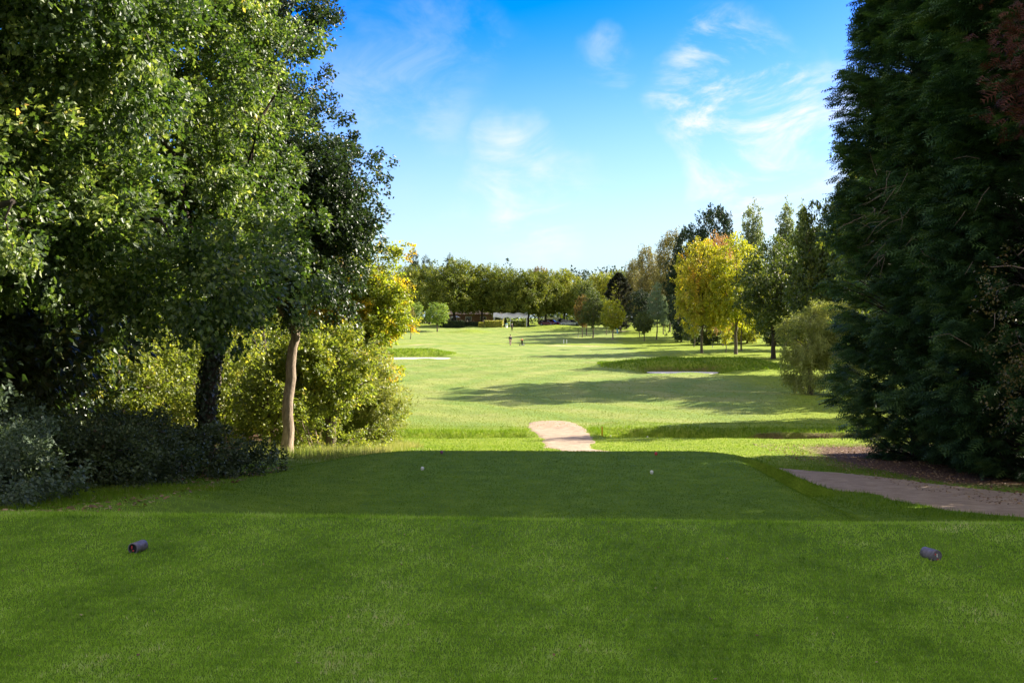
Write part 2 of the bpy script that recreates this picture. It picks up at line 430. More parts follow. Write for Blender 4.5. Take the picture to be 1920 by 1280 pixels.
pm, t, p = new_mat('gravel_path'); pos = geo_pos(t)
c = ramp(t, noise(t, 3.0, 8, 0.7, pos), [(0.3, (0.26, 0.18, 0.115)), (0.55, (0.40, 0.295, 0.20)), (0.75, (0.53, 0.41, 0.29))])
c = mixc(t, 0.6, c, ramp(t, noise(t, 45, 3, 0.8, pos), [(0.3, (0.55, 0.53, 0.5)), (0.7, (1.2, 1.2, 1.2))]), 'MULTIPLY')
t.links.new(c, p.inputs['Base Color']); p.inputs['Roughness'].default_value = 0.95
bump(t, p, noise(t, 30, 5, 0.8, pos), 0.8, 0.03)
sheet('path', path_poly, 0.12, 0.012, pm, label='pinkish gravel path curving past the front tee and over the ditch', edge_noise=0.13)
sm_, t, p = new_mat('bunker_sand'); pos = geo_pos(t)
c = ramp(t, noise(t, 1.5, 6, 0.6, pos), [(0.3, (0.62, 0.55, 0.47)), (0.7, (0.80, 0.74, 0.66))])
t.links.new(c, p.inputs['Base Color']); p.inputs['Roughness'].default_value = 0.95
bump(t, p, noise(t, 5, 5, 0.7, pos), 0.5, 0.08)
def bunker(name, cx, cy, rx, ry, z, lab):
    poly = [(cx + rx * math.cos(a) * (1 + .12 * math.sin(3 * a)), cy + ry * math.sin(a) * (1 + .1 * math.cos(2 * a))) for a in np.linspace(0, 2 * math.pi, 40, endpoint=False)]
    return sheet(name, poly, 0.25, 0, sm_, zfix=z, label=lab)
bunker('bunker_sand', 14.4, 83.4, 2.9, 2.7, T1(14.3, 80.0) - 0.22, 'shaded sand of the bunker below the grassy ridge on the right')
bunker('bunker_sand', -11.8, 111.4, 5.2, 3.6, T1(-11.8, 107.8) - 0.10, 'bright white sand of the bunker on the left of the fairway')

# ------------------------------------------------------------------ foliage machinery
KITE = (np.array([(0, 0, 0), (-.34, .42, .07), (0, 1, -.05), (.34, .42, .07)], float), np.array([(0, 2, 1), (0, 3, 2)]))
OAKL = (np.array([(0, 0, 0), (-.16, .18, .03), (-.30, .38, .06), (-.17, .50, .03), (-.38, .68, .08), (-.15, .82, .02), (0, 1, -.06),
                  (.15, .82, .02), (.38, .68, .08), (.17, .50, .03), (.30, .38, .06), (.16, .18, .03)], float),
        np.array([(0, 2, 1), (0, 3, 2), (0, 5, 3), (3, 5, 4), (0, 6, 5), (0, 7, 6), (0, 9, 7), (9, 8, 7), (0, 10, 9), (0, 11, 10)]))
NARROW = (np.array([(0, 0, 0), (-.13, .4, .03), (0, 1, -.08), (.13, .4, .03)], float), np.array([(0, 2, 1), (0, 3, 2)]))
def feather(n=6, w=0.42):
    V = [(0, 0, 0), (-.03, .05, 0), (.03, .05, 0), (0, 1.0, -.16)]; Tt = [(1, 2, 3)]
    for i in range(n):
        y = 0.08 + 0.78 * i / n; l = w * (1 - 0.65 * i / n)
        for s in (-1, 1):
            k = len(V); zz = -.16 * y * y
            V += [(0, y, zz), (0, y + .10, zz), (s * l, y + l * 0.75, zz - .10 * l - .03)]; Tt.append((k, k + 1, k + 2) if s > 0 else (k + 1, k, k + 2))
    return np.array(V, float), np.array(Tt)
FEATHER = feather(); FEATHER_S = feather(4, 0.4)


def norm(a): return a / (np.linalg.norm(a, axis=-1, keepdims=True) + 1e-9)
def scatter(tmpl, P, Dr, Nm, S, rs, wid=None):
    """copy of a leaf template at every point P, pointing along Dr with normal Nm and size S"""
    TV, TT = tmpl
    yv = norm(Dr); xv = norm(np.cross(yv, Nm)); zv = np.cross(xv, yv)
    S = S[:, None, None]
    w = np.ones(len(P)) if wid is None else wid
    V = P[:, None, :] + S * (TV[None, :, 0:1] * xv[:, None, :] * w[:, None, None] + TV[None, :, 1:2] * yv[:, None, :] + TV[None, :, 2:3] * zv[:, None, :])
    k = len(TV); Tn = (TT[None] + (np.arange(len(P)) * k)[:, None, None]).reshape(-1, 3)
    rnd = np.repeat(rs.uniform(0, 1, len(P)), len(TT))
    return V.reshape(-1, 3), Tn, rnd


def crown_mesh(seed, blobs, nclump, clump_r, per, leaf, tmpl=KITE, shell=0.5, flat=0.7, twig=5, droop=0.0, up=0.6, jit=0.12, holes=0.0, size_var=0.35, zmin=None):
    """blobs: (cx,cy,cz,rx,ry,rz). Returns mesh and clump centres."""
    rs = np.random.RandomState(seed)
    B = np.array(blobs, float); vol = (B[:, 3] * B[:, 4] * B[:, 5]) ** 0.8; pr = vol / vol.sum()
    C = []; O = []
    while len(C) < nclump:
        b = B[rs.choice(len(B), p=pr)]
        d = rs.normal(size=3); d /= np.linalg.norm(d)
        rad = shell + (1 - shell) * rs.uniform() ** 0.6
        lump = 1 + 0.13 * math.sin(3.1 * d[0] * 2 + seed) * math.cos(2.7 * d[2] * 2 + seed * 1.7) + 0.10 * math.sin(5 * d[1] + 4 * d[2] + seed)
        c = b[:3] + d * b[3:6] * rad * lump
        if zmin is not None and c[2] < zmin: continue
        if holes and rs.uniform() < holes and math.sin(c[0] * 1.7 + seed) * math.sin(c[2] * 1.9 + seed * 2) * math.sin(c[1] * 1.5) > 0.12: continue
        C.append(c); O.append(norm(d / b[3:6] * b[3:6].mean()))
    C = np.array(C); O = np.array(O)
    cr = clump_r * rs.uniform(0.6, 1.35, nclump)
    # twig ends inside clumps
    tw = norm(rs.normal(size=(nclump, twig, 3))) * (rs.uniform(0.25, 1, (nclump, twig, 1)) ** 0.5)
    tw[..., 2] *= flat
    tw = tw + 0.35 * O[:, None, :]
    TP = C[:, None, :] + tw * cr[:, None, None]
    n = nclump * per
    ci = np.repeat(np.arange(nclump), per); ti = rs.randint(0, twig, n)
    P = TP[ci, ti] + rs.normal(size=(n, 3)) * (jit * (clump_r / 0.6))
    P[:, 2] -= droop * rs.uniform(0, 1, n) ** 2
    out = O[ci]
    Dr = rs.normal(size=(n, 3)) * 0.8 + out * 0.7 + norm(tw[ci, ti]) * 0.5 + np.array([0, 0, -0.35 - droop * 1.3])
    Nm = rs.normal(size=(n, 3)) * 0.55 + out * 0.55 + np.array([0, 0, up])
    S = leaf * (1 + size_var * rs.uniform(-1, 1, n))
    V, Tn, rnd = scatter(tmpl, P, Dr, Nm, S, rs)
    # neighbouring leaves share part of their tint (clump tone)
    ct = np.repeat(rs.uniform(0, 1, nclump)[ci], len(tmpl[1]))
    rnd = 0.6 * rnd + 0.4 * ct
    return tri_mesh('crown', V, Tn, rnd), C


def boughs(blobs, n, r, seed, flat=.6):
    rs = np.random.RandomState(seed + 500); B = np.array(blobs, float); w = (B[:, 3] * B[:, 4] * B[:, 5]) ** .75; w /= w.sum(); o = []
    for _ in range(n):
        b = B[rs.choice(len(B), p=w)]; d = rs.normal(size=3); d /= np.linalg.norm(d); q = r * rs.uniform(.65, 1.35)
        c = b[:3] + d * np.maximum(b[3:6] - q * .75, .2) * (.55 + .45 * rs.uniform() ** .5)
        o.append((*c, q, q, q * flat))
    return o


def wood_mesh(seed, base_pts, radii, limbs, C, thin=0.02, nsides=10, reach=1.0):
    """trunk along base_pts, limbs to given points, a thin branch to every clump centre"""
    rs = np.random.RandomState(seed + 77); mb = MB()
    base_pts = np.array(base_pts, float)
    # densify trunk
    tt = np.linspace(0, len(base_pts) - 1, 3 * len(base_pts)); P = np.stack([np.interp(tt, range(len(base_pts)), base_pts[:, k]) for k in range(3)], -1)
    Rr = np.interp(tt, range(len(radii)), radii)
    Rr[0] *= 1.35; Rr[1] *= 1.08
    P[1:-1, :2] += rs.normal(size=(len(P) - 2, 2)) * radii[0] * 0.12
    mb.tube(P, Rr, nsides)
    nodes = [(P[i], Rr[i]) for i in range(len(P) // 2, len(P))]
    for (f, end, r) in limbs:
        i = int(f * (len(P) - 1)); a = P[i]; e = np.array(end, float)
        Lp = [a]
        for s in np.linspace(0.15, 1, 6):
            q = a + (e - a) * s; q = q + np.array([0, 0, 0.16 * np.linalg.norm(e - a) * math.sin(math.pi * s)]) + rs.normal(size=3) * 0.03 * np.linalg.norm(e - a) * (s < 1)
            Lp.append(q)
        lr = np.linspace(r, r * 0.3, len(Lp)); mb.tube(Lp, lr, max(6, nsides - 3))
        nodes += [(Lp[k], lr[k]) for k in range(2, len(Lp))]
    NP = np.array([n[0] for n in nodes]); NR = np.array([n[1] for n in nodes])
    C = np.array(C); n0 = len(NP)
    cap = 2 * len(C) + n0; PP = np.zeros((cap, 3)); PR = np.zeros(cap); PP[:n0] = NP; PR[:n0] = NR; m = n0
    d0 = np.array([np.linalg.norm(NP - c, axis=1).min() for c in C])
    for i in np.argsort(d0):
        c = C[i]; dd = np.linalg.norm(PP[:m] - c, axis=1) + 0.5 * np.maximum(PP[:m, 2] - c[2], 0) + .25 * (PR[:m] < .012); j = int(np.argmin(dd))
        a = PP[j]; L_ = np.linalg.norm(c - a)
        m_ = (a + c) / 2 + np.array([0, 0, 0.10 * L_]) + rs.normal(size=3) * 0.10 * L_
        r0 = min(PR[j] * 0.75, thin * (0.6 + 0.5 * L_)); mb.tube([a, m_, c], [r0, r0 * 0.75, r0 * 0.45], 4, cap=False)
        PP[m] = m_; PR[m] = r0 * .75; PP[m + 1] = c; PR[m + 1] = r0 * .5; m += 2
    return mb.mesh('trunk')


def leaf_mat(name, stops, trans=0.35, tcol=None, rough=0.45, spec=0.5, patch=None, pscale=0.5, tmul=1.6):
    m, t, p = new_mat(name)
    c = ramp(t, attr(t, 'rnd'), stops)
    if patch:
        oc = t.nodes.new('ShaderNodeTexCoord').outputs['Object']
        f = ramp(t, noise(t, pscale, 3, 0.6, oc), [(patch[0], (0, 0, 0)), (patch[1], (1, 1, 1))])
        c = mixc(t, f, c, ramp(t, attr(t, 'rnd'), patch[2]))
    t.links.new(c, p.inputs['Base Color']); p.inputs['Roughness'].default_value = rough; p.inputs['Specular IOR Level'].default_value = spec
    tr = t.nodes.new('ShaderNodeBsdfTranslucent')
    tcc = mixc(t, 1.0, c, tcol or (tmul, tmul * 1.02, tmul * 0.45), 'MULTIPLY'); t.links.new(tcc, tr.inputs[0])
    mx = t.nodes.new('ShaderNodeMixShader'); mx.inputs[0].default_value = trans
    t.links.new(p.outputs[0], mx.inputs[1]); t.links.new(tr.outputs[0], mx.inputs[2])
    t.links.new(mx.outputs[0], t.nodes['Material Output'].inputs['Surface'])
    return m
def bark_mat(name, a, b, scale=6, stretch=(1, 1, .25)):
    m, t, p = new_mat(name); oc = t.nodes.new('ShaderNodeTexCoord').outputs['Object']
    v = mapv(t, oc, stretch); n = noise(t, scale * 2.2, 6, 0.7, v)
    t.links.new(ramp(t, n, [(0.3, a), (0.7, b)]), p.inputs['Base Color']); p.inputs['Roughness'].default_value = 0.9
    bump(t, p, n, 0.9, 0.03); return m


M = {}
M['oak'] = leaf_mat('leaf_oak', [(0, (0.022, 0.048, 0.012)), (.35, (0.045, 0.085, 0.018)), (.7, (0.11, 0.16, 0.036)), (.95, (0.30, 0.34, 0.11)), (1, (0.5, 0.30, 0.07))],
                    0.34, rough=0.5, spec=0.7, tmul=2.5)
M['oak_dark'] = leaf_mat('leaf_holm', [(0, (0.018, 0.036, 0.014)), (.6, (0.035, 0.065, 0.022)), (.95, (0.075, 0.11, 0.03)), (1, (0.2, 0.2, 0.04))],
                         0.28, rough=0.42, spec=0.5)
M['ivy'] = leaf_mat('leaf_ivy', [(0, (0.01, 0.018, 0.008)), (1, (0.03, 0.05, 0.018))], 0.1, rough=0.4)
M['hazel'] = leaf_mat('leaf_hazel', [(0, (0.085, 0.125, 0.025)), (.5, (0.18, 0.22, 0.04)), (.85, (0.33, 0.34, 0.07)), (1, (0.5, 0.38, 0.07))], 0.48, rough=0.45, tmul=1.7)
M['autumn'] = leaf_mat('leaf_autumn', [(0, (0.10, 0.16, 0.02)), (.5, (0.21, 0.26, 0.03)), (1, (0.36, 0.34, 0.04))], 0.48,
                       patch=(0.50, 0.60, [(0, (0.42, 0.34, 0.03)), (.6, (0.62, 0.42, 0.03)), (1, (0.66, 0.28, 0.03))]), pscale=0.75, tmul=1.7)
M['bramble'] = leaf_mat('leaf_bramble', [(0, (0.03, 0.05, 0.018)), (.6, (0.065, 0.095, 0.035)), (.92, (0.12, 0.15, 0.06)), (1, (0.16, 0.07, 0.04))], 0.18, rough=0.5, spec=0.35)
M['bramble_grey'] = leaf_mat('leaf_bramble_grey', [(0, (0.045, 0.075, 0.04)), (.6, (0.09, 0.13, 0.075)), (1, (0.16, 0.20, 0.12))], 0.2, rough=0.5, spec=0.35)
M['ley'] = leaf_mat('needle_cypress', [(0, (0.016, 0.042, 0.018)), (.45, (0.045, 0.10, 0.038)), (.8, (0.095, 0.17, 0.05)), (1, (0.16, 0.22, 0.06))], 0.2, rough=0.6, spec=0.25)
M['ley_red'] = leaf_mat('needle_dead_red', [(0, (0.06, 0.02, 0.016)), (1, (0.14, 0.05, 0.032))], 0.2, rough=0.7, spec=0.2)
M['sprig'] = leaf_mat('leaf_brown_sprig', [(0, (0.07, 0.07, 0.02)), (.6, (0.14, 0.11, 0.035)), (1, (0.22, 0.12, 0.04))], 0.3)
M['far_oak'] = leaf_mat('leaf_far_oak', [(0, (0.06, 0.095, 0.016)), (.5, (0.14, 0.175, 0.024)), (1, (0.27, 0.26, 0.035))], 0.30, rough=0.6, spec=0.3, tmul=1.5)
M['far_yellow'] = leaf_mat('leaf_far_yellowgreen', [(0, (0.12, 0.16, 0.02)), (.6, (0.24, 0.26, 0.03)), (1, (0.36, 0.30, 0.04))], 0.35, rough=0.6, spec=0.3)
M['far_rust'] = leaf_mat('leaf_far_rust', [(0, (0.08, 0.075, 0.02)), (.6, (0.17, 0.11, 0.03)), (1, (0.27, 0.15, 0.04))], 0.35, rough=0.6, spec=0.3)
M['far_pine'] = leaf_mat('needle_far', [(0, (0.02, 0.04, 0.02)), (1, (0.06, 0.09, 0.04))], 0.12, rough=0.6, spec=0.3)
M['pine_blue'] = leaf_mat('needle_blue', [(0, (0.12, 0.18, 0.11)), (1, (0.26, 0.33, 0.20))], 0.15, rough=0.6, spec=0.3)
M['dark_conifer'] = leaf_mat('needle_dark', [(0, (0.012, 0.026, 0.015)), (.7, (0.03, 0.055, 0.025)), (1, (0.09, 0.12, 0.035))], 0.12, rough=0.6, spec=0.25)
M['red_conifer'] = leaf_mat('needle_dark_red', [(0, (0.016, 0.028, 0.016)), (.7, (0.035, 0.042, 0.024)), (1, (0.09, 0.04, 0.03))], 0.15, rough=0.6, spec=0.25)
M['maple_gold'] = leaf_mat('leaf_maple_gold', [(0, (0.18, 0.20, 0.02)), (.5, (0.36, 0.35, 0.03)), (.85, (0.52, 0.43, 0.035)), (1, (0.58, 0.34, 0.04))], 0.42, rough=0.5, tmul=1.4,
                        patch=(0.56, 0.66, [(0, (0.42, 0.25, 0.03)), (1, (0.60, 0.38, 0.04))]), pscale=0.35)
M['maple_green'] = leaf_mat('leaf_maple_green', [(0, (0.15, 0.18, 0.018)), (.5, (0.30, 0.32, 0.025)), (.85, (0.48, 0.42, 0.03)), (1, (0.6, 0.42, 0.03))], 0.45, rough=0.5, tmul=1.6)
M['maple_dark'] = leaf_mat('leaf_dark_green', [(0, (0.04, 0.065, 0.018)), (.6, (0.075, 0.105, 0.022)), (.9, (0.16, 0.18, 0.03)), (1, (0.42, 0.36, 0.03))], 0.35, rough=0.5)
M['young_green'] = leaf_mat('leaf_young_green', [(0, (0.12, 0.19, 0.04)), (.6, (0.21, 0.29, 0.06)), (1, (0.34, 0.36, 0.08))], 0.4, rough=0.5)
M['birch'] = leaf_mat('leaf_birch', [(0, (0.12, 0.11, 0.04)), (.6, (0.20, 0.18, 0.06)), (1, (0.33, 0.24, 0.09))], 0.3, rough=0.6)
M['birch_pink'] = leaf_mat('leaf_birch_pink', [(0, (0.33, 0.19, 0.10)), (1, (0.55, 0.30, 0.15))], 0.3, rough=0.6)
M['poplar'] = leaf_mat('leaf_poplar', [(0, (0.09, 0.125, 0.06)), (.6, (0.17, 0.21, 0.10)), (1, (0.34, 0.37, 0.18))], 0.3, rough=0.45)
M['willow'] = leaf_mat('leaf_willow', [(0, (0.16, 0.19, 0.05)), (.6, (0.27, 0.29, 0.08)), (1, (0.44, 0.42, 0.13))], 0.38, rough=0.45)
M['hedge_gold'] = leaf_mat('leaf_hedge_gold', [(0, (0.20, 0.24, 0.03)), (1, (0.50, 0.44, 0.10))], 0.3)
M['bark'] = bark_mat('bark_grey', (0.05, 0.038, 0.028), (0.17, 0.135, 0.10))
M['bark_dark'] = bark_mat('bark_dark', (0.02, 0.015, 0.011), (0.07, 0.05, 0.035))
M['bark_pale'] = bark_mat('bark_pale', (0.12, 0.085, 0.055), (0.44, 0.34, 0.25))
M['dead_twig'] = bark_mat('dead_twig', (0.16, 0.11, 0.085), (0.36, 0.26, 0.20))


def put_tree(name, loc, crown_me, wood_me, leafm, barkm, label, cat='tree', group=None, scale=(1, 1, 1), rz=0):
    r = empty(name, tuple(loc), rz); r.scale = scale; tag(r, label, cat, group)
    for nm, me, mt in (('trunk', wood_me, barkm), ('crown', crown_me, leafm)):
        if me is None: continue
        if not me.materials: me.materials.append(mt)
        o = D.objects.new(nm, me); COL.objects.link(o); o.parent = r
        o.material_slots[0].link = 'OBJECT'; o.material_slots[0].material = mt
    return r


# ------------------------------------------------------------------ near trees on the left
def near_tree(name, base, trunk_pts, radii, limbs, blobs, nclump, clump_r, per, leaf, lm, bm_, label, seed, cat='oak tree', group='trees at the left edge of the tees', **kw):
    b = np.array([base[0], base[1], T1(*base[:2])])
    rel = lambda q: (q[0] - b[0], q[1] - b[1], q[2] - b[2])
    bl = [(*rel(q[:3]), *q[3:]) for q in blobs]
    if 'bough' in kw: nb, rb = kw.pop('bough'); bl = boughs(bl, nb, rb, seed)
    cme, C = crown_mesh(seed, bl, nclump, clump_r, per, leaf, **kw)
    tp = [(0, 0, -0.15)] + [rel(q) for q in trunk_pts]
    wme = wood_mesh(seed, tp, radii, [(f, rel(e), r) for f, e, r in limbs], C)
    return put_tree(name, b, cme, wme, lm, bm_, label, cat, group)

GL = 'oaks along the left side of the tees'
tA = near_tree('oak_tree', (-9.2, 15.2), [(-9.1, 15.2, 1.5), (-9.0, 15.1, 4.0), (-8.8, 15.0, 7.5)], [0.38, .3, .24, .1],
          [(0.35, (-5.2, 14.8, 3.2), .13), (0.4, (-6.2, 12.4, 3.2), .12), (0.5, (-11, 12.5, 4.5), .13), (0.55, (-5.6, 15.5, 6), .13), (.7, (-8.5, 12.5, 7.5), .12), (.45, (-12, 17, 4), .12), (.8, (-7, 17, 8), .1)],
          [(-8.9, 14.4, 5.2, 4.1, 3.6, 4.0), (-6.0, 15.0, 3.0, 2.2, 1.9, 1.7), (-5.0, 15.7, 2.3, 1.5, 1.3, 1.0), (-7.4, 13.0, 2.6, 2.2, 1.5, 1.6), (-8.6, 12.6, 6.6, 3.0, 2, 2.6), (-6.4, 15.0, 6.2, 2.5, 2.4, 2.5)],
          1150, 0.44, 200, 0.086, M['oak'], M['bark_dark'], 'large spreading oak at the far left with low lit boughs hanging over the brambles', 11, tmpl=OAKL, twig=11, jit=0.10, flat=0.7, shell=.35, bough=(84, 1.0))
tB = near_tree('oak_tree', (-6.25, 20.2), [(-6.2, 20.2, 0.2), (-5.95, 20.2, 1.6), (-6.1, 20.3, 4.2), (-6.6, 20.4, 8)], [0.17, .15, .14, .12, .06],
          [(0.45, (-4.4, 20.0, 3.6), .09), (0.5, (-8.6, 20.5, 4), .1), (0.6, (-4.6, 19.6, 6.5), .09), (.7, (-8.6, 21, 8), .08), (.6, (-6.6, 18, 5.5), .08)],
          [(-6.7, 20.5, 6.6, 2.8, 2.8, 4.4), (-5.5, 20.0, 3.6, 1.9, 2.0, 1.7), (-8.6, 21, 5.0, 2.4, 2.6, 3.0), (-6.2, 20, 9.2, 2.0, 2.4, 2.4)],
          780, 0.40, 190, 0.09, M['oak'], M['bark_dark'], 'tall green oak on an ivy-clad trunk behind the long bramble bank', 23, twig=9, jit=.10, flat=0.7, shell=.35, bough=(84, .95))
tC = near_tree('oak_tree', (-5.65, 25.0), [(-5.64, 25.0, -.5), (-5.56, 25.0, 0.5), (-5.46, 25.0, 1.3), (-5.5, 25.1, 4), (-6.2, 25.2, 8)], [0.15, .135, .125, .11, .09, .05],
          [(0.62, (-4.2, 25.0, 3.0), .05), (0.6, (-7, 25.2, 3.2), .05), (.55, (-3.9, 24.8, 5), .06), (.6, (-7.2, 25, 5.6), .06)],
          [(-5.1, 25.0, 3.3, 1.9, 2.0, 2.0), (-5.3, 25.0, 5.4, 1.9, 2.0, 2.2), (-6.0, 25.1, 8.4, 1.5, 1.8, 2.8), (-4.5, 24.6, 4.4, 1.3, 1.2, 1.5), (-6.6, 25.6, 5.5, 1.6, 1.6, 2.6)],
          820, 0.33, 180, 0.085, M['oak_dark'], M['bark_pale'], 'dark leaved oak on a slender pale leaning trunk', 31, twig=8, jit=0.12, flat=.8, shell=.35, bough=(80, .75))
# ivy on the second oak's trunk
rs = np.random.RandomState(4); n = 2600; hh = rs.uniform(0.0, 3.9, n); an = rs.uniform(0, 6.28, n)
ex = np.interp(hh, [0, 1.6, 3.0, 5.5], [0, 0.05, 0.3, 0.15]); rad = 0.14 + rs.uniform(0, .09, n)
P = np.stack([ex + rad * np.cos(an), rad * np.sin(an), hh], -1); o_ = np.stack([np.cos(an), np.sin(an), np.zeros(n)], -1)
V, Tn, rn = scatter(KITE, P, rs.normal(size=(n, 3)) * .4 + [0, 0, -0.8], o_ + rs.normal(size=(n, 3)) * .4, rs.uniform(.05, .10, n), rs, np.full(n, 1.4))
link('ivy', tri_mesh('ivy', V, Tn, rn), tB, M['ivy'])

tD = near_tree('hazel_tree', (-6.2, 33.5), [(-6.2, 33.5, -1), (-6.1, 33.4, 0.6), (-5.9, 33.3, 2.6)], [.12, .1, .08, .04],
          [(.5, (-4.2, 33, 1.5), .05), (.5, (-8, 33.6, 1.2), .05), (.6, (-4.4, 32.5, 3), .05)],
          [(-5.7, 33.0, 1.9, 2.4, 2.0, 2.1), (-4.9, 33.0, 1.5, 1.7, 1.4, 1.2), (-5.0, 32.6, -.1, 1.4, 1.3, 1.4), (-5.1, 33.0, 3.3, 1.9, 1.7, 1.5), (-4.3, 33.0, 2.6, 1.3, 1.2, 1.2), (-7.4, 33.5, 2.8, 2.0, 2, 2.0)],
          430, 0.32, 120, 0.10, M['autumn'], M['bark'], 'autumn tree turning yellow and orange at the edge of the fairway', 41, cat='tree', twig=7, flat=.8, shell=.3, bough=(50, .7))
tE = near_tree('hazel_tree', (-5.2, 28.3), [(-5.15, 28.3, -1.5), (-5.0, 28.4, -0.4), (-5.0, 28.4, 0.6)], [.17, .14, .08, .03],
          [(.4, (-4.0, 28.2, 0.0), .04), (.4, (-6.2, 28.2, 0.1), .04)],
          [(-5.1, 28.5, -0.25, 1.2, 1.2, 1.35), (-4.8, 28.8, 0.7, 1.1, 1.2, 1.1), (-6.0, 28.2, 0.7, 1.0, 1.2, .9)],
          190, 0.32, 110, 0.10, M['hazel'], M['bark'], 'low yellow green hazel with a stout stump-like trunk', 43, cat='tree', twig=6, flat=.9, shell=.3, bough=(18, .6))
tF = near_tree('willow_bush', (-4.35, 31.2), [(-4.3, 31.2, -1.6), (-4.2, 31.1, -0.6)], [.05, .04, .02],
          [(.3, (-3.8, 31.0, -1.0), .02)], [(-4.3, 31.0, -0.7, 0.75, 0.8, 1.2), (-4.0, 31.0, -1.3, 0.6, 0.7, 0.8), (-4.6, 31.2, 0.0, 0.7, .8, .8)],
          110, 0.30, 110, 0.11, M['willow'], M['bark'], 'wispy pale green bush at the fairway end of the left tree line', 47, cat='bush', tmpl=NARROW, twig=5, droop=.1)
tF['group'] = 'bushes at the left edge'
near_tree('hazel_bush', (-5.3, 31.8), [(-5.3, 31.8, -1.9), (-5.2, 31.7, -1.0)], [.06, .05, .03], [(.3, (-4.5, 31.5, -1.2), .02)],
          [(-5.1, 31.6, -1.0, 1.2, 1.0, 1.25), (-4.6, 31.5, -1.5, .8, .8, .9), (-6.3, 31.8, -.9, 1.2, 1.0, 1.3)], 170, .32, 110, .10, M['hazel'], M['bark'],
          'yellow green hazel bush down to the ground below the autumn tree', 49, cat='bush', group='bushes at the left edge', twig=6, flat=.9, shell=.4)
# thinner trees and undergrowth of the wood behind
def copyise(me_pair, *a, **k): return put_tree(*a, **k)
specs = [((-6.6, 27.2), 2.2, .07, 0.8, 'hazel', 'thin sapling beside the pale trunk, behind the long bramble bank', 90),
         ((-8.6, 29.5), 3.4, .10, 1.7, 'hazel', 'sunlit hazel seen between the ivy trunk and the pale trunk', 160),
         ((-10.8, 27.5), 3.6, .10, 1.8, 'hazel', 'yellowish sapling seen left of the ivy-clad trunk', 170)]
for i, (b, H, r, cr, mt, lab, nc) in enumerate(specs):
    x, y = b; z0 = T1(x, y)
    near_tree('hazel_sapling', b, [(x + .05, y, z0 + H * .3), (x - .1, y, z0 + H * .6), (x, y, z0 + H * .95)], [r, r * .8, r * .6, r * .2],
              [(.4, (x + cr * .7, y - .2, z0 + H * .55), r * .4), (.5, (x - cr * .7, y + .2, z0 + H * .6), r * .4)],
              [(x, y, z0 + H * .62, cr, cr, H * .42), (x - .2, y + .2, z0 + H * .3, cr * .9, cr * .9, H * .3)], nc, .33, 52, .10, M[mt], M['bark'], lab, 60 + i, cat='sapling',
              group='undergrowth inside the left wood', twig=5, holes=.4)
def bush(name, base, blobs, nclump, clump_r, per, leaf, mt, label, seed, group, cat='bush', stems=9, **kw):
    b = np.array([base[0], base[1], T1(*base[:2])])
    rs = np.random.RandomState(seed)
    cme, C = crown_mesh(seed, blobs, nclump, clump_r, per, leaf, zmin=-0.05, **kw)
    mb = MB()
    for k in range(stems):
        c = C[rs.randint(len(C))]; mb.tube([(c[0] * .3, c[1] * .3, -.1), (c[0] * .6, c[1] * .6, c[2] * .8 + .1), tuple(c * 1.05)], [.014, .01, .004], 5, cap=False)
    o = put_tree(name, b, cme, mb.mesh('stems'), mt, M['dead_twig'], label, cat, group)
    for ch in list(o.children):
        if ch.name.startswith('trunk'): ch.name = 'stems'
        if ch.name.startswith('crown'): ch.name = 'foliage'
    return o
bush('hazel_shoots', (-5.0, 26.6), [(0, 0, .35, .9, .5, .5), (-1.1, .2, .4, .8, .5, .6), (.9, .8, .3, .6, .5, .4)], 60, .22, 60, .07, M['hazel'], 'low yellow green shoots at the foot of the pale trunk', 86, 'undergrowth inside the left wood', twig=5, flat=.9)
# background trees closing the wood on the left
bm1, C1 = crown_mesh(71, [(0, 0, 5.5, 4.2, 4.2, 4.6), (1.5, .5, 3.0, 3, 3, 2.4), (-1.6, 0, 2.6, 3, 3, 2.2)], 420, .75, 75, .19, twig=6, flat=.7)
bw1 = wood_mesh(71, [(0, 0, -.2), (.1, 0, 2), (0, .1, 5), (0, 0, 8)], [.3, .26, .2, .08], [(.4, (2.5, 0, 4), .1), (.5, (-2.5, .5, 5), .1), (.6, (.5, 2.5, 6), .1)], C1, .03, 8)
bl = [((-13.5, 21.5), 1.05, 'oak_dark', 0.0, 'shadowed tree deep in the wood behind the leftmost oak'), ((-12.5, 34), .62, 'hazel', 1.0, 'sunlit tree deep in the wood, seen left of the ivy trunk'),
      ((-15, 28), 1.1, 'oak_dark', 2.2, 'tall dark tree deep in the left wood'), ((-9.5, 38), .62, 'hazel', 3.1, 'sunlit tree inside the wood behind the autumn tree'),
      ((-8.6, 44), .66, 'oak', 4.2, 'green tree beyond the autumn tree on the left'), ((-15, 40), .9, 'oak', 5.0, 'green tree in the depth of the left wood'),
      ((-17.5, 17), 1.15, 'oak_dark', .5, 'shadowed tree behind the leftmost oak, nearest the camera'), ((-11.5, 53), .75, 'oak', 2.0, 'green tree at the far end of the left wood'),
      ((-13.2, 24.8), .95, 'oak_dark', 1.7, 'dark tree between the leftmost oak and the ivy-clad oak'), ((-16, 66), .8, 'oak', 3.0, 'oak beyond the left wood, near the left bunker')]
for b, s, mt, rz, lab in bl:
    put_tree('oak_tree', (b[0], b[1], T1(*b)), bm1, bw1, M[mt], M['bark_dark'], lab, 'tree', 'trees inside the left wood', (s, s, s), rz)

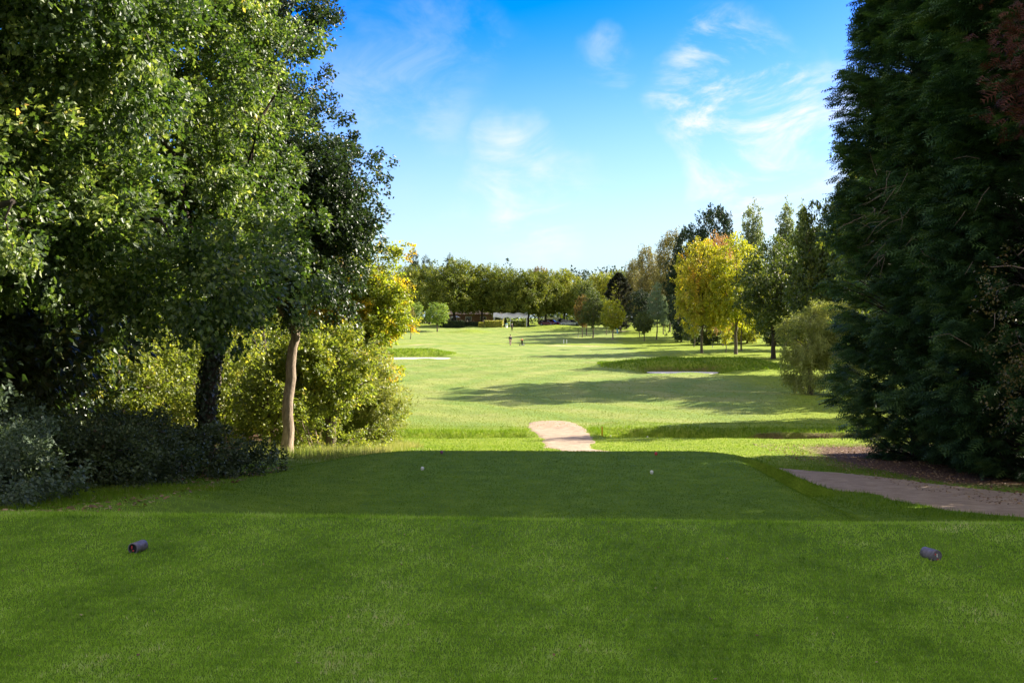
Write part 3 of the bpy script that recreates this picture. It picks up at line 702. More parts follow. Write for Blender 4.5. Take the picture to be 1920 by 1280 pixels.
# brambles
GB = 'bramble bushes under the left trees'
bush('bramble_bush', (-6.2, 11.4), [(-.1, 0, .3, 1.15, 1.0, .62), (-1.6, .3, .5, 1.2, 1.1, .8), (-.5, .8, .6, 1, .9, .62)], 230, .22, 130, .055, M['bramble_grey'], 'greyish green bramble bush at the left edge of the photo', 81, GB, twig=6, flat=.8, shell=.4)
bush('bramble_bush', (-6.2, 14.4), [(0, 0, .15, 1.3, 1.2, .68), (-1.3, 0, .35, 1.3, 1.2, .8), (.4, .7, .15, 1.0, 1.0, .55)], 240, .24, 130, .055, M['bramble'], 'dark bramble bush between the greyish one and the long bank end', 82, GB, twig=6, flat=.8, shell=.4)
bush('bramble_bush', (-5.6, 17.2), [(0, 0, .2, 1.0, 1.1, .6), (-1.3, .3, .25, 1.4, 1.3, .7), (.75, .9, .1, .62, .6, .38)], 240, .24, 130, .058, M['bramble'], 'dark bramble mound that ends the bank in front of the pale trunk', 83, GB, twig=6, flat=.8, shell=.4)
bush('bramble_bush', (-8.2, 19.2), [(0, 0, .2, 1.6, 1.3, .75)], 120, .28, 110, .07, M['bramble'], 'dark bramble behind the others at the foot of the ivy trunk', 84, GB, twig=6, flat=.8, shell=.4)
bush('bramble_bush', (-9.0, 12.6), [(0, 0, .5, 1.6, 1.3, .9)], 120, .28, 110, .07, M['bramble'], 'dark bramble in the shade under the leftmost oak', 85, GB, twig=6, flat=.8, shell=.4)

# ------------------------------------------------------------------ cypress row on the right
def cypress_mesh(seed, H, Rb, nplume=430, per=44, spray=0.42, core=True, z0=0.15):
    rs = np.random.RandomState(seed)
    z = z0 + (H - z0) * rs.uniform(0, 1, nplume) ** 0.9
    prof = np.interp(z / H, [0, .04, .12, .5, .72, .88, 1], [.55, .78, .98, 1, .90, .6, .06])
    a = rs.uniform(0, 6.283, nplume)
    Rr = Rb * prof * (1 + .07 * np.sin(3 * a + z * 1.3 + seed) + .06 * np.sin(5 * a - z * 2.1) + rs.normal(size=nplume) * .05)
    out = np.stack([np.cos(a), np.sin(a), np.zeros(nplume)], -1)
    plen = rs.uniform(1.0, 1.9, nplume) * np.clip(Rr / 2, .4, 1)
    tip = out * Rr[:, None]; tip[:, 2] = z
    n = nplume * per; pi = np.repeat(np.arange(nplume), per); s = rs.uniform(0, 1, n) ** 0.75    # 0 inner 1 tip
    rise = 0.45
    q = tip[pi] - out[pi] * (plen[pi] * (1 - s))[:, None]
    q[:, 2] -= plen[pi] * rise * (1 - s) ** 1.2 - 0.10 * np.sin(s * 3.14)
    lat = np.stack([-np.sin(a), np.cos(a), np.zeros(nplume)], -1)[pi]
    side = rs.normal(size=n) * .16 * (1.15 - s) * plen[pi] / 1.2
    q += lat * side[:, None]; q[:, 2] += rs.normal(size=n) * .07 - np.abs(side) * .4
    Dr = out[pi] * 1.0 + lat * np.sign(side)[:, None] * (.55 - .3 * s)[:, None] + rs.normal(size=(n, 3)) * .28 + np.array([0, 0, 1.]) * (.35 - .55 * s)[:, None]
    Nm = np.array([0, 0, 1.0]) + rs.normal(size=(n, 3)) * .35 + out[pi] * .25
    S = spray * rs.uniform(.55, 1.15, n)
    V, Tn, rn = scatter(FEATHER_S, q, Dr, Nm, S, rs)
    rn = 0.5 * rn + 0.5 * np.repeat(rs.uniform(0, 1, nplume)[pi], len(FEATHER_S[1]))
    me = tri_mesh('crown', V, Tn, rn)
    mb = MB(); mb.tube([(0, 0, -.2), (.05, 0, H * .4), (0, 0, H * .95)], [.28, .18, .03], 9)
    for k in range(0, nplume, 2):
        mb.tube([(0, 0, max(0, z[k] - Rr[k] * .5)), tuple(tip[k] * [.5, .5, 1] - [0, 0, plen[k] * .4]), tuple(tip[k] - out[k] * .3)], [.035, .02, .006], 4, cap=False)
    return me, mb.mesh('trunk')
cy1, cw1 = cypress_mesh(5, 17, 2.5, 900, 62, spray=.44)
cy2, cw2 = cypress_mesh(9, 17, 2.5, 900, 62, spray=.44)
GC = 'dark cypress trees in a row right of the tees'
cyp = [((12.2, 29.7), 0, 1.0, .97, 'dark cypress at the fairway end of the row, its left side against the sky'),
       ((12.6, 26.4), 1, 1.02, 1.0, 'dark cypress second from the fairway end of the row'),
       ((12.5, 23.3), 0, 1.0, 1.0, 'dark cypress at the right edge of the photo, with red-brown dead foliage high up'),
       ((16.0, 29.2), 1, 1.0, .9, 'dark cypress standing behind the row, glimpsed in its gaps'),
       ((15.0, 20.2), 1, 1.05, 1.05, 'dark cypress beside the bend of the path, just past the right edge'),
       ((14.8, 16.2), 0, 1.08, .95, 'dark cypress beside the near end of the path, outside the photo'),
       ((15.2, 11.9), 1, 1.03, 1.08, 'dark cypress right of the near tee, outside the photo'),
       ((15.4, 8.2), 0, 1.2, 1.05, 'dark cypress right of the camera, outside the photo'),
       ((15.6, 4.0), 1, 1.2, 1.05, 'dark cypress level with the camera, outside the photo'),
       ((15.8, -0.5), 1, 1.2, 1.0, 'dark cypress behind and right of the camera')]
cyo = []
for i, (b, k, s, hsc, lab) in enumerate(cyp):
    cyo.append(put_tree('cypress_tree', (b[0], b[1], T1(*b)), (cy1, cy2)[k], (cw1, cw2)[k], M['ley'], M['bark_dark'], lab, 'cypress tree', GC, (s, s, hsc), i * 1.9 + .4))
# dead twigs showing in the outer faces
rs = np.random.RandomState(12)
def dead_twigs(parent, pts, nm='dead_twigs', n=26, L_=1.1, mat=None):
    loc = np.array(parent.location)
    inv = parent.rotation_euler.z; s = parent.scale
    for k in range(n):
        c = np.array(pts[rs.randint(len(pts))]) + rs.normal(size=3) * [.35, .35, .5]
        d = norm(np.array([-.8, -.6, -.1]) + rs.normal(size=3) * .5); l = L_ * rs.uniform(.4, 1)
        P = [c, c + d * l * .5 + rs.normal(size=3) * .05, c + d * l + [0, 0, -.12]]; l *= .8
        Q = []
        for q in P:
            q = q - loc; Q.append(((q[0] * math.cos(-inv) - q[1] * math.sin(-inv)) / s[0], (q[0] * math.sin(-inv) + q[1] * math.cos(-inv)) / s[1], q[2] / s[2]))
        mb = MB(); mb.tube(Q, [.0055, .004, .002], 4, cap=False); mb.build('dead_twig', mat or M['dead_twig'], parent)
def ray(u, v, d): return np.array([0, 0, CAM_Z]) + pix_dir(u, v) * d
dead_twigs(cyo[1], [ray(1650, 400, 26.6), ray(1670, 350, 26.2), ray(1640, 430, 26.4), ray(1690, 460, 26.0)], n=34, L_=.9)
dead_twigs(cyo[2], [ray(1840, 365, 22.0), ray(1850, 560, 21.6), ray(1780, 690, 22.0)], n=7)
# red-brown dead sprays and brown sprigs of a birch growing through
def sprays(parent, cs, n, mat, nm, tmpl, size, spread):
    loc = np.array(parent.location); inv = -parent.rotation_euler.z
    P = np.array([cs[i] for i in rs.randint(0, len(cs), n)]) + rs.normal(size=(n, 3)) * spread
    Dr = rs.normal(size=(n, 3)) * .5 + [-.6, -.5, -.4]; Nm = rs.normal(size=(n, 3)) * .5 + [0, -.3, 1]
    q = P - loc; c_, s_ = math.cos(inv), math.sin(inv)
    rot = lambda A: np.stack([A[:, 0] * c_ - A[:, 1] * s_, A[:, 0] * s_ + A[:, 1] * c_, A[:, 2]], -1)
    V, Tn, rn = scatter(tmpl, rot(q), rot(Dr), rot(Nm), size * rs.uniform(.5, 1.2, n), rs)
    sc = parent.scale
    V = V / np.array([1.0, 1.0, 1.0])
    V = V / np.array([sc[0], sc[1], sc[2]])
    return link(nm, tri_mesh(nm, V, Tn, rn), parent, mat)
sprays(cyo[2], [ray(1900, 60, 22.0), ray(1915, 100, 21.8), ray(1908, 150, 21.8), ray(1922, 190, 21.7)], 300, M['ley_red'], 'dead_foliage', FEATHER_S, .34, [.32, .3, .34])
# brown-leaved sapling growing against the cypresses at the right edge
bs = near_tree('birch_sapling', (11.0, 20.8), [(11.0, 20.8, 0.4), (10.9, 20.7, 2.0), (10.8, 20.6, 3.6)], [.05, .04, .03, .012],
          [(.4, (10.2, 20.0, 1.2), .015), (.6, (10.4, 20.2, 2.4), .015)],
          [(10.5, 20.3, 2.1, .9, .8, 1.6), (10.6, 20.3, 0.2, .7, .6, 1.0)], 48, .26, 26, .06, M['sprig'], M['dead_twig'],
          'thin brown-leaved sapling against the dark cypresses at the right edge', 91, cat='sapling', group='undergrowth by the path', twig=5, droop=.25)

# ------------------------------------------------------------------ mid-distance and far trees: one mesh pair per kind
def kind(seed, H, Rc, blobs, nclump, clump_r, per, leaf, trunk_r, bare=0.3, nl=5, thin=.05, **kw):
    rs = np.random.RandomState(seed)
    cme, C = crown_mesh(seed, blobs, nclump, clump_r, per, leaf, **kw)
    tp = [(0, 0, -.3), (rs.normal() * .1, rs.normal() * .1, H * bare * .6), (rs.normal() * .15, rs.normal() * .15, H * bare), (0, 0, H * .6), (0, 0, H * .85)]
    limbs = []
    for k in range(nl):
        a = k * 2.4 + seed; e = (math.cos(a) * Rc * .6, math.sin(a) * Rc * .6, H * rs.uniform(.5, .8)); limbs.append((rs.uniform(.4, .65), e, trunk_r * .45))
    wme = wood_mesh(seed, tp, [trunk_r, trunk_r * .85, trunk_r * .75, trunk_r * .45, trunk_r * .12], limbs, C, thin, 8)
    return dict(H=H, R=Rc, c=cme, w=wme)
K = {}
# unit trees: heights/radii in metres
K['oak1'] = kind(101, 16, 7, [(0, 0, 8.8, 6, 6, 5.6), (3.8, 1, 6.6, 3.6, 3.6, 3.6), (-3.9, -1, 6.8, 3.6, 3.6, 3.6), (0, -3, 6.6, 4, 3, 3.6), (1, 1, 13, 3.4, 3.4, 2.6), (-2, 2, 12, 3, 3, 2.6)], 420, 1.15, 46, .40, .38, .22, zmin=4.0)
K['oak2'] = kind(102, 16, 7, [(0, 0, 9, 5.8, 5.6, 5.4), (4, 0, 7, 3.4, 3.2, 3.4), (-4, 1, 7.5, 3.4, 3.2, 3.6), (0, -3, 6.6, 4.4, 3, 3.2), (-1, 0, 13.2, 3, 3, 2.5)], 420, 1.1, 46, .40, .36, .25, zmin=4.2)
K['maple1'] = kind(103, 14, 6, [(0, 0, 8, 4.9, 4.6, 4.8), (2.8, -.5, 6.4, 3.2, 3, 3.2), (-2.9, 0, 6.6, 3.2, 3, 3.4), (0, 0, 10.6, 3.6, 3.4, 3), (0, -2.4, 6, 3.4, 2.6, 3)], 520, .68, 46, .30, .26, .22, twig=6)
K['maple2'] = kind(104, 14, 6, [(0, 0, 8, 4.9, 4.6, 4.6), (3.2, 0, 6.6, 3, 3, 3), (-3.2, .5, 7, 2.9, 2.8, 3.2), (.6, 0, 10.9, 3.6, 3.4, 2.8), (-.5, -2.4, 6.2, 3.6, 2.6, 2.8)], 480, .68, 44, .30, .30, .28, twig=6, holes=.4)
K['young'] = kind(105, 6.5, 2.4, [(0, 0, 4, 1.9, 1.9, 2.1), (.5, 0, 3.2, 1.4, 1.4, 1.2), (-.5, .2, 3.4, 1.4, 1.4, 1.3)], 190, .42, 34, .22, .14, .28, nl=4)
K['thin'] = kind(106, 6.5, 1.8, [(0, 0, 4.2, 1.3, 1.3, 2.1), (.2, 0, 3.0, 1.1, 1.1, 1.1)], 110, .4, 30, .2, .12, .3, nl=3, holes=.3)
K['birch'] = kind(107, 15, 4, [(0, 0, 9, 3, 3, 5.5), (1.3, 0, 6.5, 2.5, 2.5, 3.8), (-1.4, 0, 7.5, 2.4, 2.4, 4), (.4, 0, 12.4, 1.8, 1.8, 2.4)], 330, .8, 44, .27, .18, .2, droop=.9, holes=.4, flat=1.2)
K['poplar'] = kind(108, 22, 3, [(0, 0, 10, 2.3, 2.3, 9), (-1.1, 0, 12, 1.2, 1.2, 7.6), (1.2, .2, 13, 1.1, 1.1, 8.2), (0, 0, 5, 2.2, 2.2, 4)], 420, .75, 40, .32, .28, .12, flat=1.5, holes=.3)
K['pine'] = kind(109, 13, 3, [(0, 0, 11.8, 1.0, 1.0, 1.3), (.3, 0, 9.8, 1.8, 1.8, .8), (-.4, 0, 8, 2.3, 2.2, .8), (.5, 0, 6.2, 2.4, 2.4, .8), (-.9, 0, 4.6, 1.7, 1.6, .6)], 330, .5, 52, .30, .2, .3, nl=2, tmpl=NARROW, twig=4)
K['cedar'] = kind(110, 14, 6, [(0, 0, 3.6, 5.6, 5, .9), (.6, 0, 6, 5.2, 4.8, .9), (-.5, 0, 8.2, 4.4, 4.2, .9), (.3, 0, 10.2, 3.4, 3.2, .9), (0, 0, 12.3, 2, 2, 1.2)], 480, .7, 46, .28, .32, .2, shell=.3, tmpl=NARROW, flat=.5)
K['dome'] = kind(111, 10, 4, [(0, 0, 4.4, 3.6, 3.6, 4.2), (0, 0, 7.6, 2.4, 2.4, 2.2), (1, 0, 2.6, 3, 3, 2.4)], 360, .7, 42, .26, .22, .1)
def con_mesh(seed, H, Rb, npl, per, spr):
    return cypress_mesh(seed, H, Rb, npl, per, spr)
c3, w3 = con_mesh(21, 20, 5.2, 700, 40, .95); K['cypress'] = dict(H=20, R=5.2, c=c3, w=w3)

def place(k, u, vtop, hw, label, d=None, vb=None, leaf='far_oak', bark='bark', name='oak_tree', cat='tree', group=None, rz=None):
    if vb is not None:
        p = hit(u, vb)
    else: p = at(u, d)
    dist = p[1]
    ztop = CAM_Z + (597 - vtop) / F * dist
    kk = K[k]; s = hw * dist / F / kk['R']; sz_ = (ztop - p[2]) / kk['H']
    if rz is None: rz = (u * 7.13) % 6.28
    return put_tree(name, p, kk['c'], kk['w'], M[leaf], M[bark], label, cat, group, (s, s, sz_), rz)

GO = 'oaks of the row across the end of the fairway'
for (k, u, d, vt, hw, lf, lab) in [
    ('oak1', 850, 262, 484, 60, 'far_oak', 'largest and darkest oak of the far row, at its left end'),
    ('oak2', 905, 266, 493, 46, 'far_oak', 'far oak just right of the largest one in the row'),
    ('oak1', 948, 262, 500, 44, 'far_oak', 'far oak standing in front of the white canopy'),
    ('oak2', 990, 260, 503, 42, 'far_oak', 'far oak between the white canopy and the red car'),
    ('oak1', 1024, 264, 506, 40, 'far_oak', 'far oak standing over the dark red car'),
    ('oak2', 1058, 270, 503, 40, 'far_yellow', 'brighter yellow green oak of the far row'),
    ('oak2', 1090, 262, 523, 36, 'far_oak', 'lower far oak above the silver cars'),
    ('oak1', 1128, 270, 510, 40, 'far_yellow', 'yellowish oak near the right end of the far row'),
    ('oak2', 805, 278, 494, 40, 'far_oak', 'far oak behind the young round tree on the left'),
    ('oak1', 762, 274, 497, 42, 'far_oak', 'far oak at the left end, behind the two thin young trees'),
    ('oak2', 1010, 288, 498, 30, 'far_rust', 'rust brown tree crown rising behind the far oaks'),
    ('oak1', 1170, 280, 505, 40, 'far_oak', 'far oak behind the dark reddish conifer'),
    ('oak1', 700, 272, 500, 45, 'far_oak', 'far oak hidden behind the left wood'),
    ]:
    place(k, u, vt, hw, lab, d=d, leaf=lf, bark='bark_dark', group=GO)
place('pine', 776, 474, 22, 'far dark pine crown just right of the left wood', d=300, leaf='far_pine', bark='bark_dark', name='pine_tree', cat='pine tree')
place('pine', 800, 484, 20, 'smaller far pine behind the left end of the oak row', d=320, leaf='far_pine', bark='bark_dark', name='pine_tree', cat='pine tree')
place('pine', 845, 481, 18, 'far pine tip showing over the largest far oak', d=330, leaf='far_pine', bark='bark_dark', name='pine_tree', cat='pine tree')
GY_ = 'young trees on the left of the fairway'
place('young', 820, 564, 24, 'round young tree with a thin trunk, farthest right of the young trees on the left', vb=622, leaf='young_green', name='young_tree', cat='young tree', group=GY_)
place('thin', 781, 566, 16, 'young tree with a greyish narrow crown, behind the front two', vb=622.5, leaf='young_green', name='young_tree', cat='young tree', group=GY_)
place('thin', 769, 572, 13, 'sparse young tree with the nearest trunk, left of the round one', vb=636, leaf='birch', name='young_tree', cat='young tree', group=GY_)
place('thin', 747, 588, 13, 'small thin young tree nearest the left wood', vb=634, leaf='young_green', name='young_tree', cat='young tree', group=GY_)
GM = 'trees standing on the grass right of the far fairway'
place('young', 1092, 548, 17, 'reddish brown tree at the left of the middle clump', vb=632, leaf='far_rust', name='maple_tree', group=GM)
place('maple1', 1100, 528, 26, 'dark green tree at the back of the middle clump', vb=628, leaf='maple_dark', name='maple_tree', group=GM)
place('maple2', 1112, 543, 26, 'dark green round tree with the lamp globe at its trunk', vb=633, leaf='maple_dark', name='maple_tree', group=GM)
place('maple2', 1137, 560, 16, 'small dark tree between the lamp and the yellow green maple', vb=628, leaf='maple_dark', name='maple_tree', group=GM)
place('young', 1149, 557, 24, 'bright yellow green maple with a pale leaning trunk', vb=636, leaf='maple_green', bark='bark_pale', name='maple_tree', group=GM)
place('young', 1208, 580, 17, 'small dark green tree in front of the pale pine', vb=639, leaf='maple_dark', name='maple_tree', group=GM)
place('thin', 1199, 590, 12, 'thin dark tree left of the small dark green one', vb=632, leaf='maple_dark', name='maple_tree', group=GM)
GP = 'pale pines right of the far fairway'
place('pine', 1231, 533, 20, 'pale bluish pine with a bare trunk, the taller of two', vb=636, leaf='pine_blue', name='pine_tree', cat='pine tree', group=GP)
place('pine', 1244, 556, 15, 'pale bluish pine, the shorter one behind its neighbour', vb=627, leaf='pine_blue', name='pine_tree', cat='pine tree', group=GP)
GX_ = 'dark evergreens right of the far fairway'
place('cypress', 1160, 512, 24, 'dark reddish pointed conifer at the end of the far oak row', d=246, leaf='red_conifer', bark='bark_dark', name='conifer_tree', cat='conifer', group=GX_)
place('dome', 1203, 538, 26, 'very dark rounded evergreen behind the pale pines', d=232, leaf='dark_conifer', bark='bark_dark', name='conifer_tree', cat='conifer', group=GX_)
place('birch', 1215, 455, 30, 'pinkish brown birch with thin top, left of the dark evergreens', d=240, leaf='birch', name='birch_tree', cat='birch tree')
place('birch', 1256, 424, 34, 'olive brown weeping birch touching the large dark evergreen', d=228, leaf='birch', name='birch_tree', cat='birch tree')
place('birch', 1190, 478, 26, 'low brown birch behind the reddish conifer', d=255, leaf='birch', name='birch_tree', cat='birch tree')
place('maple1', 1290, 424, 46, 'tall dark evergreen, the left one of the big pair', d=206, leaf='dark_conifer', bark='bark_dark', name='conifer_tree', cat='conifer', group=GX_)
place('maple1', 1338, 384, 62, 'tallest dark evergreen rising behind the golden maple', d=198, leaf='dark_conifer', bark='bark_dark', name='conifer_tree', cat='conifer', group=GX_)
place('dome', 1278, 545, 30, 'low dark evergreen at the foot of the tall pair', d=186, leaf='dark_conifer', bark='bark_dark', name='conifer_tree', cat='conifer', group=GX_)
GPO = 'poplars against the sky'
place('poplar', 1410, 358, 24, 'leftmost of the tall narrow poplars against the sky', d=210, leaf='poplar', name='poplar_tree', cat='poplar', group=GPO)
place('poplar', 1472, 352, 23, 'middle one of the tall narrow poplars against the sky', d=206, leaf='poplar', name='poplar_tree', cat='poplar', group=GPO)
place('poplar', 1505, 358, 21, 'rightmost of the tall narrow poplars against the sky', d=209, leaf='poplar', name='poplar_tree', cat='poplar', group=GPO)
place('birch', 1356, 432, 36, 'pinkish orange birch crown behind the golden maple', d=160, leaf='birch_pink', bark='bark_pale', name='birch_tree', cat='birch tree')
GG = 'big trees right of the right bunker'
place('maple1', 1316, 446, 62, 'golden orange maple, leftmost of the big trees on the right', vb=662, leaf='maple_gold', name='maple_tree', cat='maple', group=GG)
place('maple2', 1380, 444, 70, 'yellow green maple between the golden maple and the darker tree', vb=664, leaf='maple_green', name='maple_tree', cat='maple', group=GG)
place('maple2', 1450, 450, 88, 'wide dark green tree with yellow tips and the nearest trunk', vb=672, leaf='maple_dark', bark='bark_dark', name='maple_tree', cat='maple', group=GG, rz=1.2)
place('maple1', 1390, 470, 40, 'yellow maple behind the yellow green one', vb=658, leaf='maple_green', name='maple_tree', cat='maple', group=GG)
place('maple1', 1514, 428, 100, 'tall dark green tree with yellow tips behind the cedar', d=140, leaf='maple_dark', bark='bark_dark', name='maple_tree', cat='tree', group=GG)
place('cedar', 1530, 474, 108, 'dark cedar with flat layered boughs beside the cypress row', d=112, leaf='pine_blue' if False else 'dark_conifer', bark='bark_dark', name='cedar_tree', cat='cedar')
place('thin', 1361, 600, 14, 'small thin tree with a bare trunk under the golden maple', vb=661, leaf='maple_green', name='maple_tree', cat='young tree', group=GG)
place('thin', 1301, 585, 15, 'slim dark tree just left of the golden maple trunk', vb=650, leaf='maple_dark', name='maple_tree', cat='young tree', group=GG)
place('thin', 1470, 560, 18, 'slim yellow tree right of the wide dark tree', vb=664, leaf='maple_green', name='maple_tree', cat='young tree', group=GG)
place('dome', 1562, 425, 56, 'pale green tree top showing at the edge of the cypress row', d=175, leaf='willow', name='maple_tree', cat='tree', group=GG)
for (u, d, vt, lf, lab) in [(1325, 176, 560, 'maple_dark', 'dark shrub behind the trunk of the golden maple'), (1400, 180, 575, 'maple_green', 'yellow green shrub far behind the maple trunks'),
                            (1455, 170, 565, 'maple_dark', 'dark shrub far behind the wide dark tree'), (1510, 165, 560, 'maple_green', 'yellow green shrub far behind the cedar')]:
    place('dome', u, vt, 42, lab, d=d, leaf=lf, name='shrub', cat='shrub', group='shrubs far behind the big trees')
# trees standing behind the cypress row; their long shadows cross the fairway
GS = 'trees hidden behind the cypress row'
oc, ow = K['maple1'], K['maple2']
for (x, y, s, h, kk_, lab) in [(30.5, 78, .95, 1.6, 'maple1', 'tallest tree behind the cypress row, level with the right bunker'), (30, 73.5, .95, 1.6, 'maple1', 'tall tree behind the cypress row, before the right bunker'),
                            (29, 69, .85, 1.4, 'maple1', 'tall tree behind the cypress row and the willow'), (29, 60.5, .7, .95, 'maple1', 'middling tree behind the cypress row'),
                            (27, 56, .66, .8, 'maple2', 'small tree behind the cypress row'), (21, 45.2, .42, .92, 'maple1', 'slim tree behind the cypress row, in line with the ditch'),
                            (17.5, 43.4, .36, .56, 'maple1', 'low tree behind the end of the cypress row'),
                            (35, 98.5, .95, 1.4, 'maple1', 'tree right of the right bunker ridge'), (30, 95.5, .7, 1.15, 'maple1', 'smaller tree right of the right bunker sand'), (34, 93.5, .8, 1.25, 'maple2', 'small tree nearest the right bunker sand, behind the cypress row'), (41, 100, .9, 1.4, 'maple2', 'tree behind the one right of the bunker ridge')]:
    kk = K[kk_]; put_tree('maple_tree', (x, y, T1(x, y)), kk['c'], kk['w'], M['maple_dark'], M['bark'], lab, 'tree', GS, (s, s, h), x)
# pale willow beside the cypress row
wb = near_tree('willow_tree', (17.4, 58), [(17.4, 58, -1.2), (17.3, 58, .4), (17.4, 58, 1.8)], [.16, .13, .1, .04],
          [(.5, (16.2, 57.6, .6), .05), (.5, (18.8, 58, .8), .05)],
          [(17.3, 58, .7, 1.5, 1.5, 1.7), (17.0, 57.8, -.9, 1.25, 1.3, 1.3), (18.4, 58.2, 1.6, 1.5, 1.5, 1.3), (19.2, 58, .2, 1.4, 1.4, 2.2)],
          330, .36, 120, .17, M['willow'], M['bark'], 'pale yellow green willow hanging beside the cypress row', 95, cat='willow', group='undergrowth by the path', tmpl=NARROW, twig=6, droop=.55, holes=.2)
wb['group'] = 'willows by the fairway'

# far wood: one mass of treetops beyond the oak row
rs = np.random.RandomState(33)
bls = []
for k in range(120):
    x = rs.uniform(-190, 190); y = rs.uniform(330, 400); hgt = np.interp(x, [-190, -40, 60, 190], [19, 18.5, 20, 25]) * rs.uniform(.86, .99)
    bls.append((x, y, T1(x, y) + hgt * .55, rs.uniform(7, 11), 7, hgt * .48))
fw, _ = crown_mesh(34, bls, 4200, 2.3, 26, .85, flat=.7, shell=.3)
tag(link('distant_wood', fw, None, M['far_pine']), 'distant wood of green treetops beyond the far oaks', None, None, 'stuff')
bls = []
for k in range(90):
    x = rs.uniform(-75, 95); y = rs.uniform(286, 302); bls.append((x, y, T1(x, y) + 1.8, rs.uniform(3, 6), 3, rs.uniform(2.2, 4.2)))
fw2, _ = crown_mesh(35, bls, 1300, 1.2, 26, .6, flat=.8)
tag(link('undergrowth', fw2, None, M['maple_dark']), 'dark undergrowth beneath and behind the far oaks', None, None, 'stuff')
bls = []
for k in range(60):
    x = rs.uniform(42, 150); y = 262 - (x - 42) * .45 + rs.uniform(-4, 4); bls.append((x, y, T1(x, y) + 2.0, rs.uniform(3, 6), 3, rs.uniform(2.5, 5)))
for k in range(60):
    x = rs.uniform(-150, -30); y = 275 + (x + 30) * .8 + rs.uniform(-4, 4); bls.append((x, y, T1(x, y) + 3.0, rs.uniform(4, 7), 3, rs.uniform(4, 7)))
fw3, _ = crown_mesh(36, bls, 1500, 1.3, 26, .65, flat=.8)
tag(link('undergrowth', fw3, None, M['dark_conifer']), 'dark hedgerow masses either side of the far fairway', None, None, 'stuff')

# ------------------------------------------------------------------ small things
def solid(name, c, rough=0.6, spec=0.4, metal=0.0, vary=0.15, scale=20, emis=None):
    m, t, p = new_mat(name); oc = t.nodes.new('ShaderNodeTexCoord').outputs['Object']
    a = tuple(x * (1 - vary) for x in c); b = tuple(min(1, x * (1 + vary)) for x in c)
    t.links.new(ramp(t, noise(t, scale, 4, 0.6, oc), [(0.3, a), (0.7, b)]), p.inputs['Base Color'])
    p.inputs['Roughness'].default_value = rough; p.inputs['Specular IOR Level'].default_value = spec; p.inputs['Metallic'].default_value = metal
    return m
S = dict(white=solid('white_paint', (.8, .8, .78)), grey=solid('worn_purple_grey', (.13, .115, .15), .5, .5, vary=.45, scale=35), dark=solid('dark_inside', (.018, .02, .028), .8),
         red=solid('faded_red', (.55, .06, .07), .5, vary=.4, scale=60), purple=solid('faded_purple', (.2, .06, .16), .5), yellow=solid('yellow_paint', (.75, .36, .02), .5),
         skin=solid('skin', (.45, .27, .19)), navy=solid('navy_cloth', (.03, .035, .07), .85), pinkgrey=solid('pinkish_trousers', (.42, .27, .27), .85),
         hair=solid('dark_hair', (.03, .02, .015), .7), black=solid('black_plastic', (.015, .015, .017), .45), orange=solid('orange_trim', (.7, .22, .06), .6), maroon=solid('maroon_car_paint', (.16, .012, .02), .25, .6, vary=.05),
         car_red=solid('red_car_paint', (.5, .03, .06), .25, .6, vary=.05), silver=solid('silver_car_paint', (.5, .53, .6), .25, .6, .3, vary=.05), glass=solid('car_glass', (.02, .025, .03), .08, .8),
         tyre=solid('tyre', (.02, .02, .02), .8), lightblue=solid('light_blue_cloth', (.12, .36, .6), .85), wood=solid('brown_wood', (.22, .13, .08), .8), cream=solid('cream_wall', (.5, .42, .33), .9),
         roof=solid('roof_tiles', (.06, .04, .035), .9), tan=solid('tan_brick', (.22, .13, .09), .9), violet=solid('violet_cloth', (.36, .3, .55), .85), whitecloth=solid('white_cloth', (.75, .74, .74), .85), lamp=solid('opal_globe', (.85, .85, .85), .2))

